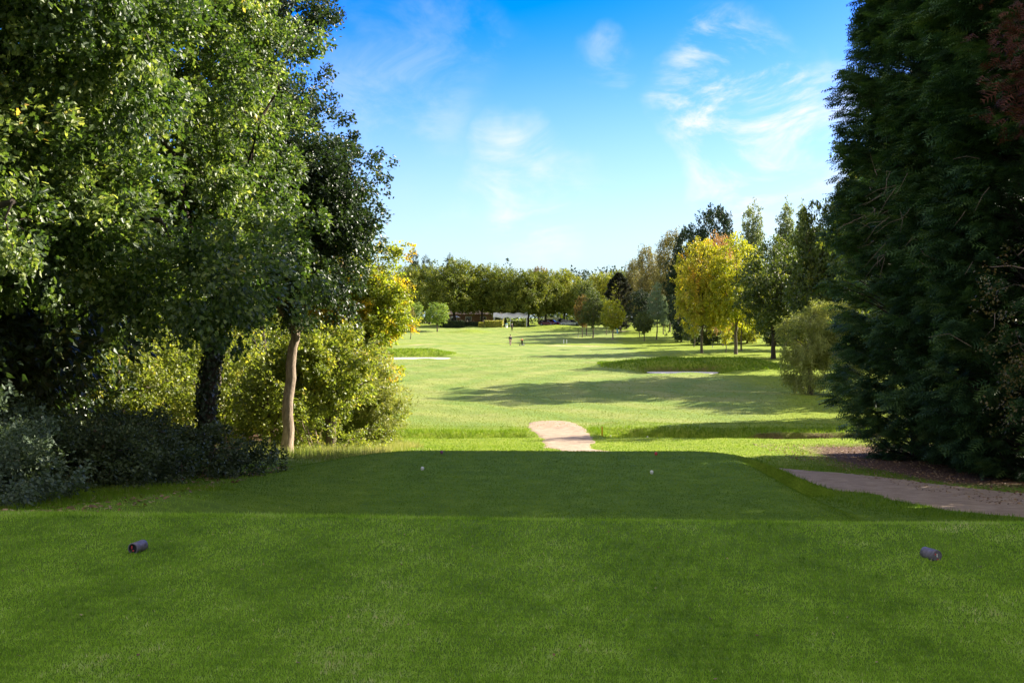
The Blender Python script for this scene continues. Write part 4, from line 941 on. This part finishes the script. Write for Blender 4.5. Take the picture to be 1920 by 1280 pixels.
# --- log-like tee markers
def tee_marker(name, base, rz, label, hollow):
    b = np.array([base[0], base[1], T1(base[0], base[1])])
    r = empty(name, tuple(b), rz); tag(r, label, 'tee marker', 'worn log tee markers on the near tee')
    r_, l = .043, .125; zc = r_ - .010
    k = 28; prof = []
    mb = MB(); V = []
    xs = [-.5, -.49, -.3, 0, .3, .49, .5]; rsd = np.random.RandomState(int(abs(base[0]) * 10))
    for q in xs:
        rr = r_ * (0.965 if abs(q) > .495 else 1)
        for i in range(k):
            a = 6.28318 * i / k; w = 1 + .012 * math.sin(5 * a + q * 4) + .006 * rsd.normal()
            V.append((q * l, rr * w * math.cos(a), zc + rr * w * math.sin(a)))
    Fc = [(j * k + i, j * k + (i + 1) % k, (j + 1) * k + (i + 1) % k, (j + 1) * k + i) for j in range(len(xs) - 1) for i in range(k)]
    mb.add(V, Fc, True); mb.f.append(tuple((len(xs) - 1) * k + i for i in range(k))); mb.sm.append(False)
    mb.build('log', S['grey'], r)
    e = -l / 2
    rim = MB(); rim.lathe((0, 0, zc), [(r_ * .985, e + .004), (r_ * .985, e - .002), (r_ * .84, e - .003), (r_ * .83, e + .012)], 28, 'x'); rim.build('rim', S['grey'], r)
    face = MB()
    if hollow: face.lathe((0, 0, zc), [(r_ * .835, e + .0005), (r_ * .82, e + .020), (r_ * .4, e + .026), (.0005, e + .028)], 24, 'x')
    else: face.lathe((0, 0, zc), [(r_ * .85, e - .001), (r_ * .5, e - .0035), (.0005, e - .004)], 24, 'x')
    face.build('end_face', S['dark'] if hollow else S['grey'], r)
    for (yy_, zz, sy_, sz_) in ([(.020, .006, .005, .014), (.008, -.018, .007, .006)] if hollow else [(.018, .016, .006, .007), (-.002, -.022, .007, .005)]):
        P = [(e + (.014 if hollow else -.0065), yy_ + sy_ * math.cos(a) * (1 + .3 * math.sin(3 * a)), zc + zz + sz_ * math.sin(a)) for a in np.linspace(0, 6.28, 11)[:-1]]
        Q = [(p_[0] + .004, p_[1], p_[2]) for p_ in P]; n_ = len(P)
        spots = MB(); spots.add(P + Q, [tuple(range(n_))] + [(i, (i + 1) % n_, n_ + (i + 1) % n_, n_ + i) for i in range(n_)]); spots.build('paint_patch', S['red'], r)
    if not hollow:
        wm = MB(); wm.box((e - .0068, .006, zc + .010), (.003, .0055, .019)); wm.box((e - .0069, .004, zc - .002), (.003, .009, .004)); wm.build('white_mark', S['white'], r)
    return r
pL = hit(259, 1033); pR = hit(1745, 1047)
tee_marker('tee_marker', pL[:2], R(74), 'worn purple-grey log marker on the left, its hollow end facing the camera', True)
tee_marker('tee_marker', pR[:2], R(110), 'worn purple-grey log marker on the right, its end showing red spots', False)
def ball_marker(u, v, mt, label, grp, d=.05):
    p = hit(u, v); mb = MB(); r = d / 2
    mb.lathe((0, 0, 0), [(.001, -.02), (r * .55, -.018), (r * .7, r * .2), (r * .98, r * .75), (r, r * 1.1), (r * .85, r * 1.6), (r * .45, r * 1.92), (.001, r * 2)], 16)
    o = mb.build('tee_marker', mt); o.location = p; tag(o, label, 'tee marker', grp); return o
GW = 'small white tee markers'; GR = 'small red tee markers'
ball_marker(792, 881, S['white'], 'small white tee marker on the left of the front tee', GW, .062)
ball_marker(1222, 888, S['white'], 'small white tee marker on the right of the front tee', GW, .062)
ball_marker(828, 850.5, S['purple'], 'small dark purple-red marker at the far left edge of the front tee', GR, .062)
ball_marker(1230, 853, S['red'], 'small red marker at the far right edge of the front tee', GR, .062)
# yellow stake by the ditch
p = hit(1129, 817); r = empty('yellow_stake', p); tag(r, 'yellow marker stake beside the path at the ditch', 'stake')
mb = MB(); mb.box((0, 0, .15), (.05, .05, .36)); mb.build('post', S['yellow'], r)
mb = MB(); mb.box((0, 0, .345), (.048, .048, .03), taper=.3); mb.build('top', S['orange'], r)
for (u, v, lab) in [(1145, 818, 'white golf ball lying in the ditch grass beside the yellow stake'), (1214, 820, 'white golf ball lying in the ditch grass, further right')]:
    q = hit(u, v); mb = MB(); a_ = [(.026 * math.sin(t_), .024 - .026 * math.cos(t_)) for t_ in np.linspace(0.02, 3.12, 9)]; mb.lathe((0, 0, 0), a_, 12); o = mb.build('golf_ball', S['white']); o.location = q; tag(o, lab, 'golf ball', 'golf balls in the ditch')
# small twin white posts and a thin dark post
for (u, lab) in [(1057, 'left one of the pair of short white posts beyond the golfer'), (1062.5, 'right one of the pair of short white posts beyond the golfer')]:
    q = hit(u, 644); o = MB(); o.box((0, 0, .3), (.16, .1, .75)); o.box((0, 0, .70), (.16, .1, .06), taper=.4); o = o.build('white_post', S['white']); o.location = q; tag(o, lab, 'post', 'short white posts')
for (u, v, hgt, lab) in [(1084, 633, 1.9, 'thin dark post left of the middle clump of trees'), (1336, 652, 1.2, 'thin dark post between the maple trunks')]:
    q = hit(u, v); o = MB(); o.tube([(0, 0, -.1), (0, 0, hgt)], [.05, .045], 8); o.tube([(0, 0, hgt), (0, 0, hgt + .06)], [.07, .03], 8); o = o.build('post', S['black']); o.location = q; tag(o, lab, 'post')
# lamp with a white globe
q = hit(1111.5, 632); q = (q[0], q[1], T1(q[0], q[1])); r = empty('lamp_post', q); tag(r, 'lamp post with a white globe at the trunk of the dark round tree', 'lamp post')
hg = CAM_Z + (597 - 604.5) / F * q[1] - q[2]
mb = MB(); mb.tube([(0, 0, -.1), (0, 0, hg - .15)], [.05, .04], 8); mb.build('pole', S['black'], r)
mb = MB(); mb.lathe((0, 0, hg), [(.17 * math.sin(t_), -.17 * math.cos(t_)) for t_ in np.linspace(.02, 3.12, 12)], 16); mb.build('globe', S['lamp'], r)

# --- people
def skin_obj(name, verts, edges, rad, mat, parent, root=0, sub=1):
    me = D.meshes.new(name); me.from_pydata(verts, edges, []); me.update()
    o = D.objects.new(name, me); COL.objects.link(o); o.parent = parent
    md = o.modifiers.new('skin', 'SKIN'); md.use_smooth_shade = True
    for i, rr in enumerate(rad):
        sv = me.skin_vertices[0].data[i]; sv.radius = (rr, rr * 0.9) if np.isscalar(rr) else rr; sv.use_root = (i == root)
    if sub: o.modifiers.new('sub', 'SUBSURF').levels = sub; o.modifiers['sub'].render_levels = sub
    me.materials.append(mat); return o
def person(loc, rz, label, shirt, trousers, hair, group=None, pose='stand', h=1.75, cap=None):
    r = empty('person', loc, rz); tag(r, label, 'person', group); k = h / 1.75; r.scale = (k, k, k)
    st = .10 if pose != 'walk' else .20
    sit = pose == 'sit'
    if sit:
        V = [(0, 0, .55), (0, 0, .85), (0, .0, 1.12), (0, 0, 1.24), (0, -.01, 1.33), (0, -.02, 1.44)]; hz_ = .55
        LG = lambda s: [(s * .1, 0, .52), (s * .12, -.42, .52), (s * .12, -.42, .08), (s * .12, -.52, .04)]
    else:
        V = [(0, 0, .93), (0, .01, 1.15), (0, .01, 1.40), (0, 0, 1.50), (0, -.01, 1.57), (0, -.02, 1.68)]; hz_ = .93
        LG = lambda s: [(s * .1, 0, .88), (s * .12, -.02 + s * st * .4, .48), (s * .12, s * st, .08), (s * .13, s * st - .14, .035)]
    zt = V[2][2]
    AR = lambda s: [(s * .19, 0, zt + .01), (s * .25, .03, zt - .28), (s * .20, -.16 if pose != 'stand2' else -.05, zt - .47), (s * .16, -.22 if pose != 'stand2' else -.08, zt - .56)]
    verts = list(V); edges = [(i, i + 1) for i in range(5)]; rad = [.15, .135, .16, .06, .07, .095]
    for s in (-1, 1):
        a = len(verts); verts += AR(s); edges += [(2, a), (a, a + 1), (a + 1, a + 2), (a + 2, a + 3)]; rad += [.06, .047, .036, .032]
        a = len(verts); verts += LG(s); edges += [(0, a), (a, a + 1), (a + 1, a + 2), (a + 2, a + 3)]; rad += [.09, .065, .045, .04]
    skin_obj('body', verts, edges, rad, S['skin'], r)
    v2 = [V[0], V[1], V[2]]; e2 = [(0, 1), (1, 2)]; r2 = [.17, .16, .175]
    for s in (-1, 1):
        a = len(v2); v2 += AR(s)[:3]; e2 += [(2, a), (a, a + 1), (a + 1, a + 2)]; r2 += [.075, .062, .05]
    skin_obj('shirt', v2, e2, r2, shirt, r)
    v2 = [(V[0][0], V[0][1], V[0][2] + .04)]; e2 = []; r2 = [.16]
    for s in (-1, 1):
        a = len(v2); v2 += LG(s)[:3]; e2 += [(0, a), (a, a + 1), (a + 1, a + 2)]; r2 += [.115, .085, .07]
    skin_obj('trousers', v2, e2, r2, trousers, r)
    hm = MB(); zc = V[5][2] + .03; hm.lathe((0, .012, zc), [(.112 * math.sin(t_), -.11 * math.cos(t_)) for t_ in np.linspace(1.25, 3.12, 7)], 14)
    if cap: hm.box((0, -.13, zc + .02), (.13, .12, .012))
    hm.build('cap' if cap else 'hair', hair, r)
    return r
q1 = hit(957, 647.6); person(q1, R(200), 'golfer in a dark top and pinkish trousers standing left of the golf trolley', S['navy'], S['pinkgrey'], S['hair'], 'golfers on the course', 'walk', 1.78)
q2 = hit(960, 621.5); person(q2, R(150), 'far golfer in dark clothes with a white sleeve, walking beyond the mown fairway', S['navy'], S['black'], S['whitecloth'], 'golfers on the course', 'walk', 1.8, True)
q3 = hit(1163.5, 625.5); person(q3, R(170), 'golfer in dark clothes and white cap beside the blue golf bag under the trees', S['navy'], S['black'], S['whitecloth'], 'golfers on the course', 'stand', 1.8, True)
def trolley(loc, rz, label, bagm, trim):
    r = empty('golf_trolley', loc, rz); tag(r, label, 'golf trolley', 'golf trolleys')
    mb = MB(); mb.tube([(0, -.12, .12), (0, 0, .55), (0, .12, 1.0)], [.14, .15, .17], 14); mb.build('bag', bagm, r)
    mb = MB(); mb.tube([(0, .12, .99), (0, .14, 1.06)], [.185, .19], 14); mb.tube([(-.3, .16, .9), (.3, .16, .9)], [.04, .04], 6); mb.build('bag_collar', trim, r)
    for s in (-1, 1):
        mb = MB(); mb.lathe((s * .36, .1, .15), [(.05, -.025), (.145, -.03), (.15, 0), (.145, .03), (.05, .025)], 18, 'x'); w = mb.build('wheel', S['tyre'], r)
        mb = MB(); mb.lathe((s * .36, .1, .15), [(.001, -.034), (.055, -.033), (.055, .033), (.001, .034)], 12, 'x'); mb.build('hub', S['silver'], w)
    mb = MB(); mb.tube([(-.36, .1, .15), (.36, .1, .15)], [.015] * 2, 6); mb.tube([(0, -.3, .1), (0, 0, .35), (0, .35, 1.05), (0, .5, 1.1)], [.018] * 4, 6); mb.build('frame', S['silver'], r)
    rs_ = np.random.RandomState(3)
    for k_ in range(6):
        a = k_ * 1.05; mb = MB(); x_, y_ = .09 * math.cos(a), .12 + .09 * math.sin(a); mb.tube([(x_ * .6, y_, .9), (x_, y_ + .03, 1.2)], [.007, .007], 5); mb.box((x_ + .02, y_ + .03, 1.22), (.09, .05, .06)); mb.build('club', S['white'] if k_ % 2 else S['black'], r)
    return r
trolley(hit(979, 648.2), R(160), 'black golf trolley and bag with orange trim standing on the fairway', S['black'], S['orange'])
trolley(hit(1157.5, 625.5), R(20), 'light blue golf bag on a trolley under the trees', S['lightblue'], S['lightblue'])

# --- cars
def car(loc, rz, label, paint, H=1.48, Ln=4.1, hatch=True):
    r = empty('parked_car', loc, rz); tag(r, label, 'car', 'cars parked beyond the green'); w = .84
    # side outline, x forward; lofted with tumblehome
    low = [(-.5, .35), (-.5, .62), (-.485, .80), (-.30, .88), (.10, .90), (.28, .86), (.44, .74), (.5, .58), (.5, .32)]
    V = []; n_ = len(low)
    for y_, ins in ((-w, .0), (-w * .86, .03), (w * .86, .03), (w, .0)):
        for (x_, z_) in low: V.append((x_ * Ln, y_, z_ + (ins if z_ > .7 else 0)))
    Fc = [(j * n_ + i, j * n_ + i + 1, (j + 1) * n_ + i + 1, (j + 1) * n_ + i) for j in range(3) for i in range(n_ - 1)] + [tuple(range(n_)), tuple(3 * n_ + i for i in reversed(range(n_)))]
    mb = MB(); mb.add(V, Fc); mb.box((0, 0, .33), (Ln * .96, 1.6, .2)); mb.build('body', paint, r)
    cab = [(-.46, .86), (-.42, H - .08), (-.32, H), (.02, H), (.22, .90)]
    if not hatch: cab = [(-.34, .88), (-.22, H - .04), (-.12, H), (.05, H), (.24, .90)]
    V = []
    for y_, s_ in ((-.76, -1), (.76, 1)):
        for (x_, z_) in cab: V.append((x_ * Ln, y_ - s_ * .16 * (z_ - .86) / .6, z_))
    m_ = len(cab); mb = MB(); mb.add(V, [(i, i + 1, m_ + i + 1, m_ + i) for i in range(m_ - 1)] + [tuple(range(m_)), tuple(m_ + i for i in reversed(range(m_)))]); mb.build('window', S['glass'], r)
    mb = MB(); mb.box(((cab[2][0] + cab[3][0]) / 2 * Ln, 0, H + .012), (abs(cab[3][0] - cab[2][0]) * Ln + .25, 1.22, .035)); mb.tube([(cab[3][0] * Ln + .05, -.62, H), (cab[4][0] * Ln, -.76, .9)], [.035] * 2, 6)
    mb.tube([(cab[3][0] * Ln + .05, .62, H), (cab[4][0] * Ln, .76, .9)], [.035] * 2, 6)
    for s_ in (-1, 1):
        for x_ in (-.14, .04): mb.tube([(x_ * Ln, s_ * .62, H - .01), (x_ * Ln, s_ * .775, .88)], [.04] * 2, 6)
    mb.build('roof', paint, r)
    for x_ in (-.31, .31):
        for s_ in (-1, 1):
            mb = MB(); mb.lathe((x_ * Ln, s_ * .80, .31), [(.18, -.09), (.30, -.10), (.31, 0), (.30, .10), (.18, .09)], 20, 'y'); wh = mb.build('wheel', S['tyre'], r)
            mb = MB(); mb.lathe((x_ * Ln, s_ * .80, .31), [(.001, -.105), (.19, -.095), (.19, .095), (.001, .105)], 14, 'y'); mb.build('rim', S['silver'], wh)
    for s_ in (-1, 1):
        mb = MB(); mb.box((.492 * Ln, s_ * .62, .66), (.08, .3, .14)); mb.build('headlight', S['lamp'], r)
        mb = MB(); mb.box((-.497 * Ln, s_ * .66, .78), (.05, .22, .16)); mb.build('tail_light', S['red'], r)
    return r
def spot(u, d): p_ = at(u, d); return (p_[0], p_[1], p_[2])
car(spot(1025, 262), R(-12), 'dark maroon hatchback parked at the left of the car park', S['maroon'])
car(spot(1036, 268), R(-20), 'bright red car parked behind the maroon one', S['car_red'], 1.5)
car(spot(1064, 262), R(8), 'silver blue car parked right of the red cars', S['silver'], 1.55)
car(spot(1073, 268), R(0), 'pale car at the right end of the car park, half hidden by trees', S['silver'], 1.5, 4.3, False)
car(spot(1050, 272), R(95), 'white car between the red and the silver blue car', S['white'], 1.7, 4.2)
r_, = [empty('parked_van', spot(1034, 277), R(5))]; tag(r_, 'white van roof showing behind the red cars', 'van')
mb = MB(); mb.box((0, 0, 1.2), (4.8, 1.9, 1.7), taper=.93); mb.box((2.75, 0, .85), (.9, 1.85, 1.0), taper=.8); mb.build('body', S['white'], r_)
mb = MB(); mb.box((2.5, 0, 1.65), (.35, 1.6, .6), taper=.8); mb.build('windscreen', S['glass'], r_)
for x_ in (-1.6, 1.9):
    for s_ in (-1, 1):
        mb = MB(); mb.lathe((x_, s_ * .88, .34), [(.1, -.1), (.33, -.1), (.34, 0), (.33, .1), (.1, .1)], 18, 'y'); mb.build('wheel', S['tyre'], r_)

# --- white canopy of the terrace, clubhouse walls, parasol, tables and guests
r = empty('canopy', spot(957, 257)); tag(r, 'long white canopy on white posts in front of the terrace', 'canopy')
mb = MB(); V = []
for k_ in range(13):
    x_ = -4.4 + k_ * 8.8 / 12; z_ = 3.05 + .16 * math.sin(k_ * 1.57)
    V += [(x_, -1.9, z_ - .75), (x_, -1.9, z_ - .35), (x_, 0, z_ + .45), (x_, 1.9, z_ - .35), (x_, 1.9, z_ - .75)]
mb.add(V, [(k_ * 5 + j, k_ * 5 + j + 1, k_ * 5 + j + 6, k_ * 5 + j + 5) for k_ in range(12) for j in range(4)]); mb.build('cover', S['white'], r)
for x_ in (-4.2, -2.1, 0, 2.1, 4.2):
    for y_ in (-1.8, 1.8):
        mb = MB(); mb.box((x_, y_, 1.2), (.14, .14, 2.5)); mb.build('post', S['white'], r)
r = empty('clubhouse', spot(893, 274)); tag(r, 'low brick clubhouse seen through the far oaks left of the canopy', 'building')
mb = MB(); mb.box((0, 0, 1.4), (15, 6, 3.0)); mb.build('wall', S['tan'], r)
mb = MB(); mb.add([(-8, -3.6, 2.9), (8, -3.6, 2.9), (8, 3.6, 2.9), (-8, 3.6, 2.9), (-6.5, 0, 4.4), (6.5, 0, 4.4)], [(0, 1, 5, 4), (2, 3, 4, 5), (1, 2, 5), (3, 0, 4), (3, 2, 1, 0)]); mb.build('roof', S['roof'], r)
for k_ in range(4):
    mb = MB(); mb.box((-6 + k_ * 4, -3.02, 1.7), (1.7, .08, 1.3)); f_ = mb.build('window', S['white'], r)
    mb = MB(); mb.box((-6 + k_ * 4, -3.07, 1.7), (1.5, .04, 1.1)); mb.build('pane', S['glass'], f_)
r = empty('parasol', spot(854, 268)); tag(r, 'small white parasol over the guests at the left end of the terrace', 'parasol')
mb = MB(); mb.tube([(0, 0, 0), (0, 0, 2.4)], [.03, .03], 6); mb.build('pole', S['wood'], r)
mb = MB(); mb.lathe((0, 0, 0), [(1.4, 2.05), (1.42, 2.12), (.75, 2.42), (.02, 2.62)], 8, smooth=False); mb.build('canopy', S['white'], r)
gu = [(846, 266, 'sit', 'whitecloth', 'guest in white sitting left of the parasol pole'), (851, 265, 'sit', 'violet', 'guest in violet sitting under the parasol'), (858, 267, 'sit', 'pinkgrey', 'guest in pink sitting right of the parasol pole'),
      (862, 265, 'stand', 'whitecloth', 'guest in white standing right of the parasol'), (876, 268, 'stand', 'whitecloth', 'guest in a pale top standing beside the left far trunk'), (900, 266, 'stand', 'black', 'guest in black with pale hair standing left of the golden hedge'),
      (911, 268, 'sit', 'violet', 'guest in violet sitting behind the golden hedge'), (917, 268, 'sit', 'lightblue', 'guest in light blue sitting behind the golden hedge'), (888, 270, 'sit', 'pinkgrey', 'guest in pink sitting between the two left far trunks')]
for i, (u, d, ps, c_, lab) in enumerate(gu):
    person(spot(u, d), i * 1.3, lab, S[c_], S['navy'], S['hair'], 'guests on the terrace', ps, 1.72)
for i, (u, d, lab) in enumerate([(849, 266.5, 'wooden table under the white parasol'), (914, 269, 'wooden table behind the golden hedge'), (889, 268.5, 'wooden table between the two left far trunks')]):
    r = empty('picnic_table', spot(u, d), .3 * i); tag(r, lab, 'table', 'terrace tables')
    mb = MB(); mb.box((0, 0, .73), (1.5, .8, .05)); mb.build('table_top', S['wood'], r)
    for a_, b_ in ((-.6, -.3), (.6, -.3), (.6, .3), (-.6, .3)):
        mb = MB(); mb.box((a_, b_, .35), (.07, .07, .7)); mb.build('leg', S['wood'], r)
def hedge(u, d, wpx, hpx, mt, lab, depth=1.4):
    b_ = at(u, d); w_ = wpx * d / F; h_ = hpx * d / F; rsd = np.random.RandomState(int(u)); n_ = int(900 * w_ * h_)
    n_ = min(n_, 9000); P = rsd.uniform(-1, 1, (n_, 3)); k_ = rsd.randint(0, 3, n_); sg = np.sign(rsd.uniform(-1, 1, n_)); P[np.arange(n_), k_] = sg * rsd.uniform(.75, 1, n_)
    O_ = np.zeros((n_, 3)); O_[np.arange(n_), k_] = sg; P = P * [w_ / 2, depth / 2, h_ / 2] * (1 + .05 * rsd.normal(size=(n_, 1))) + [0, 0, h_ / 2]
    V, Tn, rn = scatter(KITE, P, rsd.normal(size=(n_, 3)), O_ + rsd.normal(size=(n_, 3)) * .5, rsd.uniform(.15, .3, n_), rsd)
    o = link('hedge', tri_mesh('hedge', V, Tn, rn), None, M[mt]); o.location = b_; tag(o, lab, 'hedge', 'clipped hedges before the far oaks')
hedge(848, 249, 42, 13, 'dark_conifer', 'dark green clipped hedge before the largest far oak')
hedge(902, 250, 9, 8, 'hedge_gold', 'small golden bush left of the golden hedge')
hedge(926, 249, 32, 12, 'hedge_gold', 'golden green clipped hedge before the far oaks')
hedge(972, 251, 26, 11, 'maple_dark', 'dark green hedge right of the golden hedge')
hedge(884, 256, 26, 7, 'dark_conifer', 'low dark hedge between the dark and the golden hedges')
r = empty('litter_bin', spot(949.5, 247)); tag(r, 'small white bin at the right end of the golden hedge', 'bin')
mb = MB(); mb.tube([(0, 0, 0), (0, 0, .9)], [.26, .3], 14); mb.build('body', S['white'], r); mb = MB(); mb.tube([(0, 0, .9), (0, 0, 1.05)], [.33, .2], 14); mb.build('lid', S['lightblue'], r)
q = spot(981.5, 252); r = empty('lamp_post', q); tag(r, 'short lamp with a small white globe right of the canopy', 'lamp post')
mb = MB(); mb.tube([(0, 0, 0), (0, 0, 1.3)], [.04, .04], 8); mb.build('pole', S['black'], r); mb = MB(); mb.lathe((0, 0, 1.45), [(.2 * math.sin(t_), -.2 * math.cos(t_)) for t_ in np.linspace(.02, 3.12, 10)], 12); mb.build('globe', S['lamp'], r)

# ------------------------------------------------------------------ grass blades, rough grass, leaf litter
gmB = leaf_mat('grass_blade', [(0, (0.075, 0.16, 0.02)), (.28, (0.19, 0.33, 0.03)), (.55, (0.32, 0.50, 0.05)), (.8, (0.44, 0.60, 0.10)), (.93, (0.55, 0.64, 0.26)), (1, (0.68, 0.62, 0.34))], 0.42, rough=0.6, spec=0.2, tmul=1.3)
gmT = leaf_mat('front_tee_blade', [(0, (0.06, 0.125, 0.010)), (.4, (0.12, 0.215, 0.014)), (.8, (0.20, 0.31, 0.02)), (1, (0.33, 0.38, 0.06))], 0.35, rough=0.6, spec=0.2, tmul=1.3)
gmR = leaf_mat('rough_grass_blade', [(0, (0.10, 0.18, 0.01)), (.5, (0.17, 0.27, 0.016)), (1, (0.27, 0.34, 0.05))], 0.4, rough=0.6, spec=0.2, tmul=1.2)
gmF = leaf_mat('fairway_blade', [(0, (0.17, 0.235, 0.045)), (.6, (0.26, 0.30, 0.08)), (1, (0.36, 0.36, 0.14))], 0.35, rough=0.7, spec=0.15, tmul=1.1)
gmD = leaf_mat('dry_grass_blade', [(0, (0.16, 0.24, 0.04)), (.5, (0.30, 0.34, 0.10)), (1, (0.55, 0.47, 0.26))], 0.35, rough=0.7, spec=0.15, tmul=1.1)
BLADE = (np.array([(-.5, 0, 0), (.5, 0, 0), (0, 1, 0)], float), np.array([(0, 1, 2)]))
def grass(name, n, ylo, yhi, hgt, wid, mat, label, seed, xr=None, power=2.0, keep=None, lean=.5, fan=0.60, off=1.2):
    rsd = np.random.RandomState(seed); u_ = rsd.uniform(0, 1, n)
    if power == 2: y = 1 / (1 / ylo + u_ * (1 / yhi - 1 / ylo))
    else: y = rsd.uniform(ylo, yhi, n)
    if xr is None: x = rsd.uniform(-1, 1, n) * (y * fan + off)
    else: x = rsd.uniform(xr[0], xr[1], n)
    if keep is not None:
        k_ = keep(x, y, rsd); x, y = x[k_], y[k_]
    n = len(x); z = terr(x, y) - .003
    sc = (y / ylo) ** (0.5 if power == 2 else 0)
    P = np.stack([x, y, z], -1); Dr = rsd.normal(size=(n, 3)) * lean + [0, 0, 1.0]; Dr[:, 2] = np.abs(Dr[:, 2]) + .15
    Nm = rsd.normal(size=(n, 3)); S_ = hgt * rsd.uniform(.5, 1.3, n) * sc
    V, Tn, _ = scatter(BLADE, P, Dr, Nm, S_, rsd, wid / hgt * rsd.uniform(.7, 1.3, n))
    cl = .5 + .38 * nz(x, y, 1.1, seed) + .36 * nz(x, y, 9.0, seed + 1) + .34 * nz(x, y, 38.0, seed + 2) + .16 * np.sin(x * 5.2 + .5 * np.sin(y * .8)); rn = np.clip(.66 * cl + .38 * rsd.uniform(0, 1, n) - .02 + .35 * (rsd.uniform(0, 1, n) > .985), 0, 1)
    return tag(link(name, tri_mesh(name, V, Tn, rn), None, mat), label, None, None, 'stuff')
pp = np.array(path_poly)
def notpath(x, y, r_=None): return ~in_poly(x, y, path_poly)
grass('tee_grass', 520000, 3.6, 9.3, .018, .0045, gmB, 'short mown grass of the near tee', 201, keep=lambda x, y, r_: terr(x, y) > -.3)
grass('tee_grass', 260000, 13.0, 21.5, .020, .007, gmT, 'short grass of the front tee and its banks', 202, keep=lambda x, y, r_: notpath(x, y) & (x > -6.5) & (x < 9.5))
grass('rough_grass', 60000, 8.7, 13.5, .035, .005, gmB, 'longer grass on the edge and bank of the near tee', 203, power=1, keep=lambda x, y, r_: notpath(x, y) & (r_.uniform(0, 1, len(x)) < .35 + (np.abs(x) > 4) * .65))
grass('rough_grass', 90000, 21, 41, .055, .016, gmR, 'bright rough grass between the front tee and the ditch', 204, power=1, xr=(-8, 14), keep=lambda x, y, r_: notpath(x, y) & (x > -5) & ((x < 9.5) | (y > 33.5)))
grass('rough_grass', 46000, 35.2, 40.4, .14, .02, gmR, 'long grass on the banks of the ditch', 205, power=1, xr=(-7, 17), keep=lambda x, y, r_: notpath(x, y) & ((x > 3.0) | (x < .6)) & (np.abs(y - ditch_y(x) - 1.3) < .95 + .3 * nz(x, y, 1.5, 3)) & ~((x > 8.6 + .5 * nz(x, y, 2.0, 4)) & (y - ditch_y(x) < 1.15) & (r_.uniform(0, 1, len(x)) < .93)))
grass('fairway_grass', 150000, 40, 120, .035, .03, gmF, 'pale mown grass of the fairway', 206, power=2, fan=.5, keep=lambda x, y, r_: (x > -y * .14) )
def on_mounds(x, y, r_): return (gauss(x, y, 15.3, 89, 8.0, 4.8, 4) + gauss(x, y, 21, 86, 3, 3.5) + gauss(x, y, -12.5, 117.5, 6.2, 3.6, 4)) > .45
grass('rough_grass', 120000, 82, 122, .22, .07, gmR, 'rough grass on the bunker ridges', 207, power=1, xr=(-20, 26), keep=on_mounds)
grass('dry_grass', 30000, 20.5, 33, .24, .014, gmD, 'dry straw-coloured grass round the trunks on the left', 208, power=1, xr=(-8.5, -2.2), lean=.35, keep=lambda x, y, r_: (y > 22.6 + .8 * nz(x, y, .8, 4)) & (x < -2.9 - .10 * (y - 20) + .5 * nz(x, y, 1.2, 8) + .09 * (y - 20)) & (r_.uniform(0, 1, len(x)) < .8))
grass('rough_grass', 9000, 8.80, 9.12, .045, .005, gmB, 'fringe of longer grass along the lip of the near tee', 209, power=1, xr=(-4.6, 5.2), lean=.6)
grass('rough_grass', 26000, 9.6, 14.5, .085, .007, gmR, 'bright longer grass at the foot of the brambles', 210, power=1, xr=(-6.6, -2.9), keep=lambda x, y, r_: (x < -5.6 + .32 * (y - 9.6) + .25 * nz(x, y, 1.5, 5)))
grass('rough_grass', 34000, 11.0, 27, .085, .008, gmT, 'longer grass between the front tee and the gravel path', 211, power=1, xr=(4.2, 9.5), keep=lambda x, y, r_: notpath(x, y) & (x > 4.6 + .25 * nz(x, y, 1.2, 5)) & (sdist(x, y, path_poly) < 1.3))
grass('rough_grass', 120000, 13, 41, .05, .009, gmR, 'ragged grass creeping over the edges of the gravel path', 212, power=1, xr=(-1, 12), keep=lambda x, y, r_: np.abs(sdist(x, y, path_poly) + .03 + .10 * nz(x, y, 3.0, 6)) < .10)
# fallen leaves
LIT = leaf_mat('fallen_leaf', [(0, (0.10, 0.05, 0.025)), (.6, (0.24, 0.13, 0.06)), (1, (0.42, 0.30, 0.16))], .1, rough=.7)
def litter(n, xr, yr, size, seed, label, keep=None):
    rsd = np.random.RandomState(seed); x = rsd.uniform(*xr, n); y = rsd.uniform(*yr, n)
    if keep is not None: k_ = keep(x, y); x, y = x[k_], y[k_]
    n = len(x); P = np.stack([x, y, terr(x, y) + .012], -1)
    V, Tn, rn = scatter(KITE, P, rsd.normal(size=(n, 3)) * [1, 1, .15], rsd.normal(size=(n, 3)) * .3 + [0, 0, 1], size * rsd.uniform(.6, 1.3, n), rsd, np.full(n, 1.3))
    tag(link('leaf_litter', tri_mesh('leaf_litter', V, Tn, rn), None, LIT), label, None, None, 'stuff')
litter(260, (-6, 6), (4, 9), .019, 301, 'scattered small fallen leaves on the near tee')
litter(9000, (8.3, 17), (17, 34.5), .06, 302, 'brown needles and leaves under the cypress row')
litter(2600, (-9, -4.3), (9.5, 20), .06, 303, 'fallen leaves along the bramble edge')
